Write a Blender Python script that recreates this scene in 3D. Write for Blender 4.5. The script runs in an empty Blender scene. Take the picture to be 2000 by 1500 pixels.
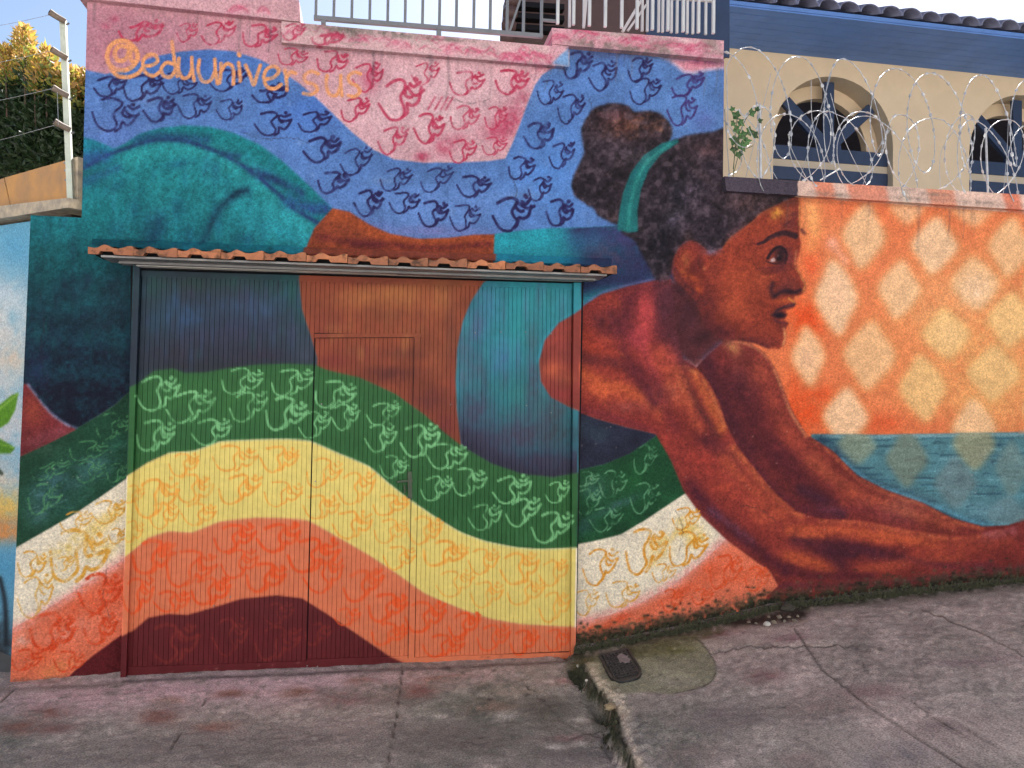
import bpy, math, random
import numpy as np
from mathutils import Matrix, Vector

random.seed(7); RNG = np.random.default_rng(11)
scene = bpy.context.scene
COL = scene.collection

# ------------------------------------------------------------------ camera
FPX = 1500.0                      # focal length in photo pixels (photo 2000 x 1500)
YAW, PITCH, ROLL = math.radians(10.177), math.radians(1.233), math.radians(0.842)
CAM = np.array([0.0, -4.858, 1.66])
_f = np.array([math.sin(YAW) * math.cos(PITCH), math.cos(YAW) * math.cos(PITCH), math.sin(PITCH)])
_r = np.array([math.cos(YAW), -math.sin(YAW), 0.0]); _u = np.cross(_r, _f)
CR = _r * math.cos(ROLL) + _u * math.sin(ROLL)
CU = -_r * math.sin(ROLL) + _u * math.cos(ROLL)
CF = _f
cam_data = bpy.data.cameras.new("camera"); cam = bpy.data.objects.new("camera", cam_data)
COL.objects.link(cam)
cam_data.sensor_width = 36.0; cam_data.lens = FPX / 2000.0 * 36.0
cam_data.clip_start = 0.05; cam_data.clip_end = 600.0
cam.matrix_world = Matrix(((CR[0], CU[0], -CF[0], CAM[0]), (CR[1], CU[1], -CF[1], CAM[1]),
                           (CR[2], CU[2], -CF[2], CAM[2]), (0, 0, 0, 1)))
scene.camera = cam

# ------------------------------------------------------------------ world, sun, exposure
SUN_EL, SUN_AZ = math.radians(43), math.radians(26)      # azimuth measured from +Y towards +X (behind the wall, to the right)
world = bpy.data.worlds.new("World"); scene.world = world; world.use_nodes = True
wn = world.node_tree.nodes; wl = world.node_tree.links
bg = wn["Background"]; sky = wn.new("ShaderNodeTexSky"); sky.sky_type = 'NISHITA'; sky.sun_disc = False
sky.sun_elevation = SUN_EL; sky.sun_rotation = SUN_AZ
sky.altitude = 700; sky.air_density = 1.0; sky.dust_density = 1.6; sky.ozone_density = 1.0
wl.new(sky.outputs[0], bg.inputs[0]); bg.inputs[1].default_value = 0.055
sun_d = bpy.data.lights.new("sun", 'SUN'); sun_d.energy = 5.0; sun_d.angle = math.radians(0.53); sun_d.color = (1.0, 0.965, 0.91)
sun = bpy.data.objects.new("sun", sun_d); COL.objects.link(sun)
sd = Vector((math.sin(SUN_AZ) * math.cos(SUN_EL), math.cos(SUN_AZ) * math.cos(SUN_EL), math.sin(SUN_EL)))
sun.rotation_euler = sd.to_track_quat('Z', 'Y').to_euler(); sun.location = (6, 12, 14)
vs = scene.view_settings; vs.view_transform = 'Standard'; vs.look = 'None'; vs.gamma = 1.0; vs.use_curve_mapping = False
vs.exposure = 1.78
GAIN = np.array([0.95, 0.97, 0.98], np.float32)             # paint calibration: how a white wall reads in this light

# ------------------------------------------------------------------ pixel <-> place helpers
def proj(X, Y, Z):
    d = np.stack([np.asarray(X, float) - CAM[0], np.asarray(Y, float) - CAM[1], np.asarray(Z, float) - CAM[2]], -1)
    dz = d @ CF
    return 1000 + FPX * (d @ CR) / dz, 750 - FPX * (d @ CU) / dz
def ray(px, py):
    return CF + CR * (px - 1000) / FPX - CU * (py - 750) / FPX
def at_y(px, py, y=0.0):                                  # point of the vertical plane Y = y
    d = ray(px, py); t = (y - CAM[1]) / d[1]; p = CAM + d * t
    return np.array([p[0], y, p[2]])
def at_z(px, py, z=0.0):
    d = ray(px, py); t = (z - CAM[2]) / d[2]
    return CAM + d * t

# ------------------------------------------------------------------ object helpers
def link(o, parent=None):
    COL.objects.link(o)
    if parent is not None:
        o.parent = parent
    return o
def mesh_obj(name, verts, faces, mat=None, parent=None, smooth=False, colors=None, corner_mats=None):
    me = bpy.data.meshes.new(name)
    verts = np.asarray(verts, np.float32).reshape(-1, 3)
    if isinstance(faces, np.ndarray):
        n, k = faces.shape
        me.vertices.add(len(verts)); me.vertices.foreach_set("co", verts.ravel())
        me.loops.add(n * k); me.loops.foreach_set("vertex_index", faces.astype(np.int32).ravel())
        me.polygons.add(n)
        me.polygons.foreach_set("loop_start", np.arange(0, n * k, k, dtype=np.int32))
        me.update(calc_edges=True)
    else:
        me.from_pydata(verts.tolist(), [], [list(f) for f in faces]); me.update()
    me.polygons.foreach_set("use_smooth", np.full(len(me.polygons), bool(smooth)))
    if colors is not None:
        a = me.color_attributes.new("paint", 'FLOAT_COLOR', 'POINT')
        c = np.ones((len(verts), 4), np.float32); c[:, :3] = colors
        a.data.foreach_set("color", c.ravel())
    if mat is not None:
        me.materials.append(mat)
    return link(bpy.data.objects.new(name, me), parent)
def empty(name, loc=(0, 0, 0), parent=None):
    o = bpy.data.objects.new(name, None); o.location = loc; o.empty_display_size = 0.1
    return link(o, parent)
def tag(o, label=None, cat=None, group=None, kind=None):
    if label: o["label"] = label
    if cat: o["category"] = cat
    if group: o["group"] = group
    if kind: o["kind"] = kind
    return o
class MB:
    def __init__(s): s.v = []; s.f = []
    def add(s, v, f):
        b = len(s.v); s.v += [tuple(map(float, p)) for p in v]; s.f += [tuple(b + i for i in q) for q in f]
    def hexa(s, p):                                       # 8 corners: bottom 4 then top 4, both counter-clockwise from above
        s.add(p, [(3, 2, 1, 0), (4, 5, 6, 7), (0, 1, 5, 4), (1, 2, 6, 5), (2, 3, 7, 6), (3, 0, 4, 7)])
    def box(s, a, b):
        x0, y0, z0 = a; x1, y1, z1 = b
        s.hexa([(x0, y0, z0), (x1, y0, z0), (x1, y1, z0), (x0, y1, z0), (x0, y0, z1), (x1, y0, z1), (x1, y1, z1), (x0, y1, z1)])
    def bar(s, a, b, w, d, up=(0, 0, 1)):                 # square bar from a to b
        a = Vector(a); b = Vector(b); t = (b - a).normalized(); u = Vector(up)
        if abs(t.dot(u)) > 0.95: u = Vector((0, 1, 0))
        n = t.cross(u).normalized(); m = n.cross(t).normalized()
        p = []
        for c in (a, b):
            for (i, j) in ((-1, -1), (1, -1), (1, 1), (-1, 1)):
                p.append(c + n * i * w / 2 + m * j * d / 2)
        s.add(p, [(3, 2, 1, 0), (4, 5, 6, 7), (0, 1, 5, 4), (1, 2, 6, 5), (2, 3, 7, 6), (3, 0, 4, 7)])
    def tube(s, pts, r, n=8, cap=True):
        pts = [Vector(p) for p in pts]; rs = r if hasattr(r, '__len__') else [r] * len(pts)
        b = len(s.v); prev = None
        for i, p in enumerate(pts):
            t = (pts[min(i + 1, len(pts) - 1)] - pts[max(i - 1, 0)]).normalized()
            if prev is None:
                u = Vector((0, 0, 1)) if abs(t.z) < 0.9 else Vector((1, 0, 0))
                u = (u - t * u.dot(t)).normalized()
            else:
                u = (prev - t * prev.dot(t)).normalized()
            prev = u; w = t.cross(u)
            for k in range(n):
                a = 2 * math.pi * k / n
                s.v.append(tuple(p + (u * math.cos(a) + w * math.sin(a)) * rs[i]))
        for i in range(len(pts) - 1):
            for k in range(n):
                k2 = (k + 1) % n
                s.f.append((b + i * n + k, b + i * n + k2, b + (i + 1) * n + k2, b + (i + 1) * n + k))
        if cap:
            s.f.append(tuple(b + k for k in range(n))[::-1]); e = b + (len(pts) - 1) * n
            s.f.append(tuple(e + k for k in range(n)))
    def build(s, name, mat, parent=None, smooth=False):
        return mesh_obj(name, s.v, s.f, mat, parent, smooth)

# ------------------------------------------------------------------ materials
def lin(c):
    c = np.asarray(c, np.float32) / 255.0
    return np.where(c <= 0.04045, c / 12.92, ((c + 0.055) / 1.055) ** 2.4)
def alb(c):
    return np.clip(lin(c) * GAIN, 0.0, 0.9)
def new_mat(name):
    m = bpy.data.materials.new(name); m.use_nodes = True
    nt = m.node_tree; b = nt.nodes["Principled BSDF"]
    return m, nt, b
def noise_node(nt, scale, detail=4, rough=0.55, dist=0.0, coord=None):
    n = nt.nodes.new("ShaderNodeTexNoise"); n.inputs["Scale"].default_value = scale
    n.inputs["Detail"].default_value = detail; n.inputs["Roughness"].default_value = rough; n.inputs["Distortion"].default_value = dist
    if coord is not None: nt.links.new(coord, n.inputs["Vector"])
    return n
def ramp(nt, src, p0, p1, c0=(0, 0, 0, 1), c1=(1, 1, 1, 1)):
    r = nt.nodes.new("ShaderNodeValToRGB"); e = r.color_ramp.elements
    e[0].position = p0; e[1].position = p1; e[0].color = c0; e[1].color = c1
    nt.links.new(src, r.inputs[0]); return r
def mix(nt, fac, a, b, mode='MIX'):
    n = nt.nodes.new("ShaderNodeMix"); n.data_type = 'RGBA'; n.blend_type = mode
    for sock, v in ((n.inputs[0], fac), (n.inputs[6], a), (n.inputs[7], b)):
        if isinstance(v, (int, float)): sock.default_value = v
        elif isinstance(v, (tuple, list)): sock.default_value = tuple(v) if len(v) == 4 else (*v, 1)
        else: nt.links.new(v, sock)
    return n.outputs[2]
def bump(nt, height, strength, distance, normal=None):
    b = nt.nodes.new("ShaderNodeBump"); b.inputs["Strength"].default_value = strength; b.inputs["Distance"].default_value = distance
    nt.links.new(height, b.inputs["Height"])
    if normal is not None: nt.links.new(normal, b.inputs["Normal"])
    return b.outputs[0]
def objcoord(nt):
    return nt.nodes.new("ShaderNodeTexCoord").outputs["Object"]
def plain(name, c, rough=0.6, metal=0.0, var=0.18, scale=9.0, bump_s=0.15, bump_d=0.003, bscale=60, c2=None):
    """a procedural surface: base colour (albedo) mottled with a second tone, fine relief"""
    m, nt, b = new_mat(name); co = objcoord(nt)
    n = noise_node(nt, scale, 6, 0.6, 0.3, co)
    c = tuple(float(x) for x in c)
    if c2 is None: c2 = tuple(x * (1 - 2 * var) for x in c)
    r = ramp(nt, n.outputs[0], 0.3, 0.72)
    nt.links.new(mix(nt, r.outputs[0], tuple(c2), c), b.inputs["Base Color"])
    b.inputs["Roughness"].default_value = rough; b.inputs["Metallic"].default_value = metal
    n2 = noise_node(nt, bscale, 5, 0.6, 0, co)
    nt.links.new(bump(nt, n2.outputs[0], bump_s, bump_d), b.inputs["Normal"])
    return m
def painted(name, rough, stucco):
    """paint carried by the 'paint' colour attribute; stucco adds grain and relief"""
    m, nt, b = new_mat(name); co = objcoord(nt)
    a = nt.nodes.new("ShaderNodeAttribute"); a.attribute_name = "paint"
    col = a.outputs["Color"]
    if stucco:
        f = noise_node(nt, 75, 4, 0.6, 0.4, co)
        g = noise_node(nt, 190, 3, 0.6, 0, co)
        r1 = ramp(nt, f.outputs[0], 0.34, 0.66, (0.70, 0.70, 0.72, 1), (1.16, 1.15, 1.13, 1))
        r2 = ramp(nt, g.outputs[0], 0.30, 0.70, (0.84, 0.84, 0.85, 1), (1.10, 1.10, 1.09, 1))
        col = mix(nt, 1.0, col, r1.outputs[0], 'MULTIPLY'); col = mix(nt, 1.0, col, r2.outputs[0], 'MULTIPLY')
        nrm = bump(nt, f.outputs[0], 0.75, 0.012)
        nrm = bump(nt, g.outputs[0], 0.45, 0.004, nrm)
    else:
        f = noise_node(nt, 26, 4, 0.6, 0.2, co)
        r1 = ramp(nt, f.outputs[0], 0.3, 0.7, (0.88, 0.88, 0.88, 1), (1.06, 1.06, 1.06, 1))
        col = mix(nt, 1.0, col, r1.outputs[0], 'MULTIPLY')
        nrm = bump(nt, f.outputs[0], 0.12, 0.002)
    nt.links.new(col, b.inputs["Base Color"]); nt.links.new(nrm, b.inputs["Normal"])
    b.inputs["Roughness"].default_value = rough
    b.inputs["Specular IOR Level"].default_value = 0.15
    return m
M = {}
M['mural'] = painted('mural_stucco_paint', 0.82, True)
M['gatepaint'] = painted('gate_enamel_paint', 0.55, False)
M['copingpaint'] = painted('coping_paint', 0.8, True)

# ------------------------------------------------------------------ the painter (paints the wall's colours into arrays, wall-pixel units)
CX0, CY0, CW, CH = -420, -240, 3120, 1780
CV = np.zeros((CH, CW, 3), np.float32)
def fbm(cell, octs=3, seed=0, h=CH, w=CW, ax=1.0):
    g = np.random.default_rng(seed); out = np.zeros((h, w), np.float32); amp = 1.0; tot = 0
    for o in range(octs):
        cy = max(cell / 2 ** o, 1.0); cx = max(cell * ax / 2 ** o, 1.0)
        gh, gw = int(h / cy) + 3, int(w / cx) + 3
        a = g.random((gh, gw)).astype(np.float32)
        yy = np.arange(h) / cy; xx = np.arange(w) / cx
        y0 = yy.astype(int); x0 = xx.astype(int); fy = (yy - y0).astype(np.float32); fx = (xx - x0).astype(np.float32)
        fy = fy * fy * (3 - 2 * fy); fx = fx * fx * (3 - 2 * fx)
        r = a[y0] * (1 - fy)[:, None] + a[y0 + 1] * fy[:, None]
        out += amp * (r[:, x0] * (1 - fx) + r[:, x0 + 1] * fx); tot += amp; amp *= 0.55
    return out / tot
N_BIG = fbm(170, 3, 1); N_MID = fbm(38, 3, 2); N_FINE = fbm(9, 3, 3); N_STREAK = fbm(7, 3, 4, ax=9.0)
def spline(pts, closed=False, n=8):
    p = np.asarray(pts, float); m = len(p); out = []
    rng = range(m) if closed else range(m - 1)
    for i in rng:
        if closed: a, b, c, d = p[i - 1], p[i], p[(i + 1) % m], p[(i + 2) % m]
        else: a, b, c, d = p[max(i - 1, 0)], p[i], p[i + 1], p[min(i + 2, m - 1)]
        for k in range(n):
            t = k / n
            out.append(0.5 * ((2 * b) + (-a + c) * t + (2 * a - 5 * b + 4 * c - d) * t * t + (-a + 3 * b - 3 * c + d) * t ** 3))
    if not closed: out.append(p[-1])
    return np.array(out)
def blur(a, r):
    if r < 0.6: return a
    k = max(int(round(r)), 1)
    for _ in range(2):
        for ax in (0, 1):
            pad = [(0, 0), (0, 0)]; pad[ax] = (k + 1, k)
            c = np.cumsum(np.pad(a, pad, mode='edge'), axis=ax, dtype=np.float32)
            hi = np.take(c, np.arange(2 * k + 1, c.shape[ax]), axis=ax); lo = np.take(c, np.arange(0, c.shape[ax] - 2 * k - 1), axis=ax)
            a = (hi - lo) / (2 * k + 1)
    return a
def poly_mask(pts, feather=1.0, smooth=False, wob=0.0):
    """full-canvas coverage mask of a polygon given in wall pixels; returns (y0,y1,x0,x1,mask)"""
    p = spline(pts, True, 6) if smooth else np.asarray(pts, float)
    if wob:
        q = np.clip(p - [CX0, CY0], 0, [CW - 1, CH - 1]).astype(int)
        p = p + np.stack([N_MID[q[:, 1], q[:, 0]] - .5, N_FINE[q[:, 1], q[:, 0]] - .5], 1) * wob * 2
    m = int(feather * 2 + 3)
    x0 = max(int(p[:, 0].min()) - m - CX0, 0); x1 = min(int(p[:, 0].max()) + m + 1 - CX0, CW)
    y0 = max(int(p[:, 1].min()) - m - CY0, 0); y1 = min(int(p[:, 1].max()) + m + 1 - CY0, CH)
    if x1 <= x0 or y1 <= y0: return None
    X = p[:, 0] - CX0; Y = p[:, 1] - CY0; X2 = np.roll(X, -1); Y2 = np.roll(Y, -1)
    out = np.zeros((y1 - y0, x1 - x0), np.float32); xs = np.arange(x0, x1, dtype=np.float32)
    for r in range(y0, y1):
        for sub in (0.25, 0.75):
            ys = r + sub
            k = (Y <= ys) != (Y2 <= ys)
            if not k.any(): continue
            xc = np.sort(X[k] + (ys - Y[k]) * (X2[k] - X[k]) / (Y2[k] - Y[k]))
            for i in range(0, len(xc) - 1, 2):
                out[r - y0] += 0.5 * (np.clip(xs + 1 - xc[i], 0, 1) - np.clip(xs + 1 - xc[i + 1], 0, 1))
    if feather > 0.6: out = blur(out, feather)
    return y0, y1, x0, x1, out
def full(m):
    o = np.zeros((CH, CW), np.float32); y0, y1, x0, x1, a = m; o[y0:y1, x0:x1] = a; return o
def put(m, col, alpha=1.0, clip=None, tex=0.0, big=0.0):
    y0, y1, x0, x1, a = m; sl = (slice(y0, y1), slice(x0, x1))
    a = a * alpha
    if clip is not None: a = a * clip[sl]
    a = a[..., None]
    c = np.asarray(col, np.float32) / 255.0
    src = np.broadcast_to(c, a.shape[:2] + (3,))
    if tex or big:
        src = np.clip(src * (1 + tex * (N_MID[sl] - .5)[..., None] * 2 + big * (N_BIG[sl] - .5)[..., None] * 2), 0, 1)
    CV[sl] = CV[sl] * (1 - a) + src * a
def fill(pts, col, feather=1.0, alpha=1.0, smooth=False, clip=None, tex=0.0, big=0.0, wob=0.0):
    m = poly_mask(pts, feather, smooth, wob)
    if m is not None: put(m, col, alpha, clip, tex, big)
    return m
def stroke(pts, w, col, alpha=1.0, soft=0.5, clip=None, smooth=True, dry=0.0, taper=None, n=5):
    """brush or spray line: w = half width, soft 0 = hard edge, 1 = airbrush"""
    p = spline(pts, False, n) if smooth and len(pts) > 2 else np.asarray(pts, float)
    ext = w * (2.6 if soft > 0.6 else 1.5) + 3
    x0 = max(int(p[:, 0].min() - ext) - CX0, 0); x1 = min(int(p[:, 0].max() + ext) + 1 - CX0, CW)
    y0 = max(int(p[:, 1].min() - ext) - CY0, 0); y1 = min(int(p[:, 1].max() + ext) + 1 - CY0, CH)
    if x1 <= x0 or y1 <= y0: return
    gx, gy = np.meshgrid(np.arange(x0, x1, dtype=np.float32) + CX0 + .5, np.arange(y0, y1, dtype=np.float32) + CY0 + .5)
    best = np.full(gx.shape, 1e9, np.float32); N = len(p) - 1
    for i in range(max(N, 1)):
        ax, ay = p[i]; bx, by = p[min(i + 1, len(p) - 1)]
        dx, dy = bx - ax, by - ay; L = dx * dx + dy * dy + 1e-6
        t = np.clip(((gx - ax) * dx + (gy - ay) * dy) / L, 0, 1)
        d = np.hypot(gx - ax - t * dx, gy - ay - t * dy)
        if taper is not None:
            s = (i + t) / max(N, 1); d = d / (taper[0] + (taper[1] - taper[0]) * s)
        np.minimum(best, d, out=best)
    if soft > 0.6: a = np.exp(-(best / w) ** 2 * 1.3)
    else:
        e = max(w * soft, 0.8); a = np.clip((w + e * .5 - best) / e, 0, 1)
    sl = (slice(y0, y1), slice(x0, x1))
    a = a * alpha
    if dry: a = a * np.clip(1 + dry * (N_FINE[sl] - .5) * 2.4 + dry * (N_MID[sl] - .5) * 1.2, 0, 1.25)
    put((y0, y1, x0, x1, np.clip(a, 0, 1)), col, 1.0, clip)
def dab(x, y, rx, ry, col, alpha=0.7, ang=0.0, clip=None, dry=0.5):
    ext = 2.0 * max(rx, ry)
    x0 = max(int(x - ext) - CX0, 0); x1 = min(int(x + ext) - CX0, CW); y0 = max(int(y - ext) - CY0, 0); y1 = min(int(y + ext) - CY0, CH)
    if x1 <= x0 or y1 <= y0: return
    gx, gy = np.meshgrid(np.arange(x0, x1) + CX0 - x, np.arange(y0, y1) + CY0 - y)
    c, s = math.cos(math.radians(ang)), math.sin(math.radians(ang))
    u = (gx * c + gy * s) / rx; v = (-gx * s + gy * c) / ry
    a = np.exp(-(u * u + v * v) * 1.4).astype(np.float32) * alpha
    sl = (slice(y0, y1), slice(x0, x1))
    a = a * np.clip(1 + dry * (N_FINE[sl] - .5) * 2 + dry * (N_MID[sl] - .5) * 1.6, 0, 1.3)
    put((y0, y1, x0, x1, np.clip(a, 0, 1)), col, 1.0, clip)
def sample(cv, px, py, ox=CX0, oy=CY0):
    h, w = cv.shape[:2]
    x = np.clip(px - ox - .5, 0, w - 1.001); y = np.clip(py - oy - .5, 0, h - 1.001)
    x0 = x.astype(int); y0 = y.astype(int); fx = (x - x0)[:, None]; fy = (y - y0)[:, None]
    a = cv[y0, x0] * (1 - fx) + cv[y0, x0 + 1] * fx; b = cv[y0 + 1, x0] * (1 - fx) + cv[y0 + 1, x0 + 1] * fx
    c = a * (1 - fy) + b * fy
    c = np.where(c <= 0.04045, c / 12.92, ((c + 0.055) / 1.055) ** 2.4)
    return np.clip(c * GAIN, 0.002, 0.88).astype(np.float32)
# ------------------------------------------------------------------ the mural
RNG_P = np.random.default_rng(77)
CV[:] = np.array([196, 140, 148], np.float32) / 255
# -- geometry of the gate in wall pixels (for paint that differs on the metal)
GATE = [(262, 520), (1134, 550), (1121, 1300), (236, 1340)]
gate_m = full(poly_mask(GATE, 0.6)); wall_m = 1 - gate_m
# upper pink field
fill([(-420, -240), (1440, -240), (1440, 330), (-420, 330)], (198, 148, 156), 0, tex=0.07, big=0.10)
dab(330, 60, 260, 120, (176, 118, 132), 0.6); dab(200, 60, 120, 90, (172, 108, 124), 0.6); dab(850, 200, 240, 130, (214, 176, 180), 0.7)
for x, y, rx, ry, a in ((1005, 225, 38, 36, .75), (975, 245, 40, 22, .6), (1025, 190, 25, 40, .55), (870, 275, 22, 22, .6), (826, 297, 16, 12, .8), (722, 140, 24, 30, .5),
                        (200, 90, 14, 14, .5), (213, 20, 12, 8, .5), (195, 35, 10, 8, .5), (1075, 118, 30, 12, .5), (895, 262, 25, 16, .4)):
    dab(x, y, rx, ry, (178, 62, 92), a, dry=0.9)
# blue field
BLUE = [(-420, 90), (60, 108), (150, 121), (195, 131), (228, 124), (262, 108), (300, 95), (345, 86), (400, 82), (450, 86), (500, 101), (545, 125), (580, 150), (612, 176), (650, 212),
        (690, 250), (730, 282), (770, 302), (830, 308), (900, 308), (960, 305), (992, 300), (1006, 270), (1020, 235), (1035, 195), (1050, 156), (1066, 134), (1090, 118), (1116, 108),
        (1118, 60), (1280, 80), (1300, 92), (1325, 108), (1346, 124), (1362, 127), (1390, 121), (1440, 117), (1440, 700), (-420, 700)]
fill(BLUE, (84, 120, 178), 1.2, tex=0.14, big=0.08, wob=1.5)
blue_m = full(poly_mask(BLUE, 1.2))
stroke([(610, 178), (650, 214), (690, 252), (730, 284), (770, 304), (830, 310), (905, 310), (962, 307), (993, 302), (1022, 236), (1050, 160)], 5, (222, 176, 170), 0.55, 1, clip=1 - blue_m)
dab(360, 110, 150, 36, (58, 98, 172), 0.7, clip=blue_m); dab(220, 240, 90, 60, (92, 118, 182), .5, clip=blue_m); dab(600, 200, 90, 60, (64, 104, 180), .5, clip=blue_m)
dab(850, 400, 220, 60, (108, 142, 204), .55, clip=blue_m); dab(1080, 330, 90, 120, (82, 136, 208), .5, clip=blue_m); dab(1340, 200, 90, 80, (96, 134, 190), .5, clip=blue_m)
dab(700, 440, 60, 22, (120, 112, 176), .6, clip=blue_m); dab(860, 445, 120, 14, (122, 116, 170), .6, clip=blue_m); dab(1200, 90, 80, 14, (70, 74, 118), .55, clip=blue_m); dab(1385, 225, 26, 26, (92, 104, 170), .6, clip=blue_m)
fill([(1288, 60), (1302, 92), (1327, 108), (1348, 126), (1364, 128), (1392, 122), (1440, 118), (1440, 60)], (200, 132, 146), 1.2, tex=.08)
stroke([(1302, 95), (1327, 110), (1348, 127), (1364, 130), (1392, 124), (1426, 120)], 5, (214, 176, 190), .7, .8)
dab(1385, 108, 36, 9, (176, 70, 100), .7)

for k in range(420):
    dab(random.uniform(150, 1430), random.uniform(90, 460), random.uniform(3, 9), random.uniform(3, 8), random.choice([(132, 160, 206), (62, 92, 156), (112, 146, 200), (70, 104, 168)]), .30, clip=blue_m, dry=1.4)
# ---- the leggings
LEG = [(-60, 300), (150, 258), (172, 263), (194, 273), (212, 282), (236, 270), (264, 251), (302, 240), (352, 234), (402, 237), (452, 250), (502, 273), (550, 308), (590, 345), (625, 378), (648, 400),
       (612, 438), (598, 470), (590, 500), (584, 545), (590, 605), (606, 655), (620, 700), (619, 722), (612, 740), (500, 780), (300, 800), (252, 757), (214, 791), (178, 814), (150, 832), (136, 840), (118, 832), (94, 816), (70, 792), (38, 750), (-60, 740)]
leg_m = full(poly_mask(LEG, 1.5, wob=1.0))
fill(LEG, (28, 118, 128), 1.5, tex=0.16, big=0.12, wob=1.0)
L = lambda *a, **k: stroke(*a, clip=leg_m, **k)
# lit upper part
L([(150, 262), (200, 285)], 26, (30, 128, 152), .8, soft=1, dry=.3)
L([(240, 275), (300, 248), (370, 243), (440, 258), (505, 288), (560, 330), (600, 372)], 22, (26, 122, 128), .8, soft=1, dry=.3)
L([(240, 300), (300, 282), (360, 280), (420, 300), (480, 340), (540, 400), (590, 440)], 26, (42, 150, 152), .75, soft=1, dry=.3)
L([(540, 400), (585, 440), (580, 480)], 30, (48, 160, 170), .7, soft=1, dry=.3); L([(480, 420), (560, 455), (570, 490)], 34, (38, 142, 156), .7, soft=1, dry=.3)
dab(330, 350, 120, 60, (34, 132, 136), .6, clip=leg_m); dab(200, 420, 90, 60, (22, 112, 118), .6, clip=leg_m); dab(480, 390, 60, 40, (36, 140, 148), .6, clip=leg_m)
# dark fold lines
DK = (38, 62, 108)
L([(152, 318), (175, 305), (205, 290), (240, 278), (290, 263), (340, 262), (380, 272), (430, 292), (480, 322), (530, 362), (575, 402), (618, 428)], 5.5, DK, .95, soft=.8, dry=.3)
L([(255, 262), (300, 255), (350, 258), (395, 262)], 12, (34, 72, 112), .7, soft=1, dry=.5)
L([(490, 325), (540, 345), (585, 368)], 11, (38, 60, 106), .75, soft=1, dry=.5); L([(560, 385), (600, 398), (640, 400)], 15, (44, 70, 128), .8, soft=1, dry=.4)
L([(430, 290), (460, 295)], 7, (36, 62, 104), .7, soft=1); L([(150, 300), (190, 295)], 16, (52, 78, 148), .65, soft=1); L([(152, 345), (190, 330), (220, 318)], 10, (50, 88, 140), .5, soft=1)
L([(476, 362), (450, 374), (424, 398), (404, 432), (392, 468)], 10, (26, 60, 84), .85, soft=1, dry=.4); L([(296, 425), (288, 460)], 24, (24, 66, 96), .8, soft=1, dry=.4)
for x, y, rx, ry, a in ((215, 355, 26, 12, -28), (340, 310, 34, 10, -8), (170, 345, 26, 10, -20), (250, 400, 14, 30, 10), (340, 395, 18, 22, 0), (220, 440, 24, 24, 0), (470, 460, 30, 12, 0), (360, 455, 20, 25, 0)):
    dab(x, y, rx, ry, (24, 84, 112), .5, ang=a, clip=leg_m)
for k in range(150):                                         # dry vertical scumbling
    x = random.uniform(60, 580); y = random.uniform(300, 470)
    dab(x, y, random.uniform(4, 9), random.uniform(14, 34), random.choice([(18, 96, 108), (46, 150, 156), (22, 104, 112), (36, 110, 140)]), .28, clip=leg_m)
# left wall: falling into dark
legw = leg_m * wall_m
for y, c, a in ((500, (22, 88, 94), .7), (560, (22, 64, 74), .9), (620, (24, 50, 64), .95), (690, (25, 38, 56), .97), (760, (26, 30, 48), .98), (815, (24, 26, 44), .98)):
    stroke([(0, y), (130, y + 5), (262, y)], 50, c, a, 1, clip=legw, smooth=False, dry=.35)
for k in range(60):
    x = random.uniform(46, 256); y = random.uniform(470, 690)
    dab(x, y, random.uniform(5, 10), random.uniform(14, 40), random.choice([(20, 60, 66), (28, 96, 100), (26, 84, 92), (34, 40, 66)]), .3, clip=legw)
dab(70, 520, 22, 60, (22, 72, 78), .6, clip=legw); dab(215, 560, 40, 60, (28, 52, 66), .6, clip=legw); dab(60, 720, 24, 40, (40, 52, 92), .5, clip=legw)
stroke([(40, 750), (72, 792), (96, 816), (120, 832), (138, 838)], 3.5, (126, 130, 170), .6, .9, clip=legw, dry=.8)
# on the gate: violet, blue, green smears
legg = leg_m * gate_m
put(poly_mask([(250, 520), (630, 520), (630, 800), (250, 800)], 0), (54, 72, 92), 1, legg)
for x, y, rx, ry, c, a in ((300, 560, 40, 34, (44, 98, 100), .9), (380, 555, 60, 22, (50, 84, 84), .7), (470, 550, 80, 20, (48, 96, 96), .7), (560, 560, 50, 50, (40, 110, 112), .9), (590, 610, 26, 60, (42, 104, 110), .8),
                           (350, 590, 40, 30, (62, 66, 84), .7), (330, 610, 24, 40, (54, 104, 132), .8), (300, 640, 26, 50, (52, 92, 122), .8), (370, 620, 40, 34, (62, 104, 152), .8), (440, 600, 60, 30, (70, 98, 140), .7), (510, 605, 50, 30, (76, 108, 150), .8),
                           (480, 640, 90, 24, (74, 84, 126), .7), (420, 660, 90, 24, (76, 74, 108), .7), (350, 690, 90, 26, (66, 62, 84), .85), (500, 695, 100, 22, (70, 64, 90), .85), (580, 660, 40, 40, (74, 92, 118), .7), (600, 695, 24, 26, (88, 96, 122), .7), (400, 715, 130, 14, (60, 58, 74), .8)):
    dab(x, y, rx, ry, c, a, clip=legg)
for k in range(70):
    x = random.uniform(275, 600); y = random.uniform(550, 700)
    dab(x, y, random.uniform(4, 9), random.uniform(12, 34), random.choice([(66, 110, 160), (52, 64, 80), (58, 116, 124), (84, 80, 116), (70, 100, 150)]), .38, clip=legg)

CV[:] = CV * (1 - .30 * legg[..., None])  # leggings on the gate darkened for the shade under the canopy

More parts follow.
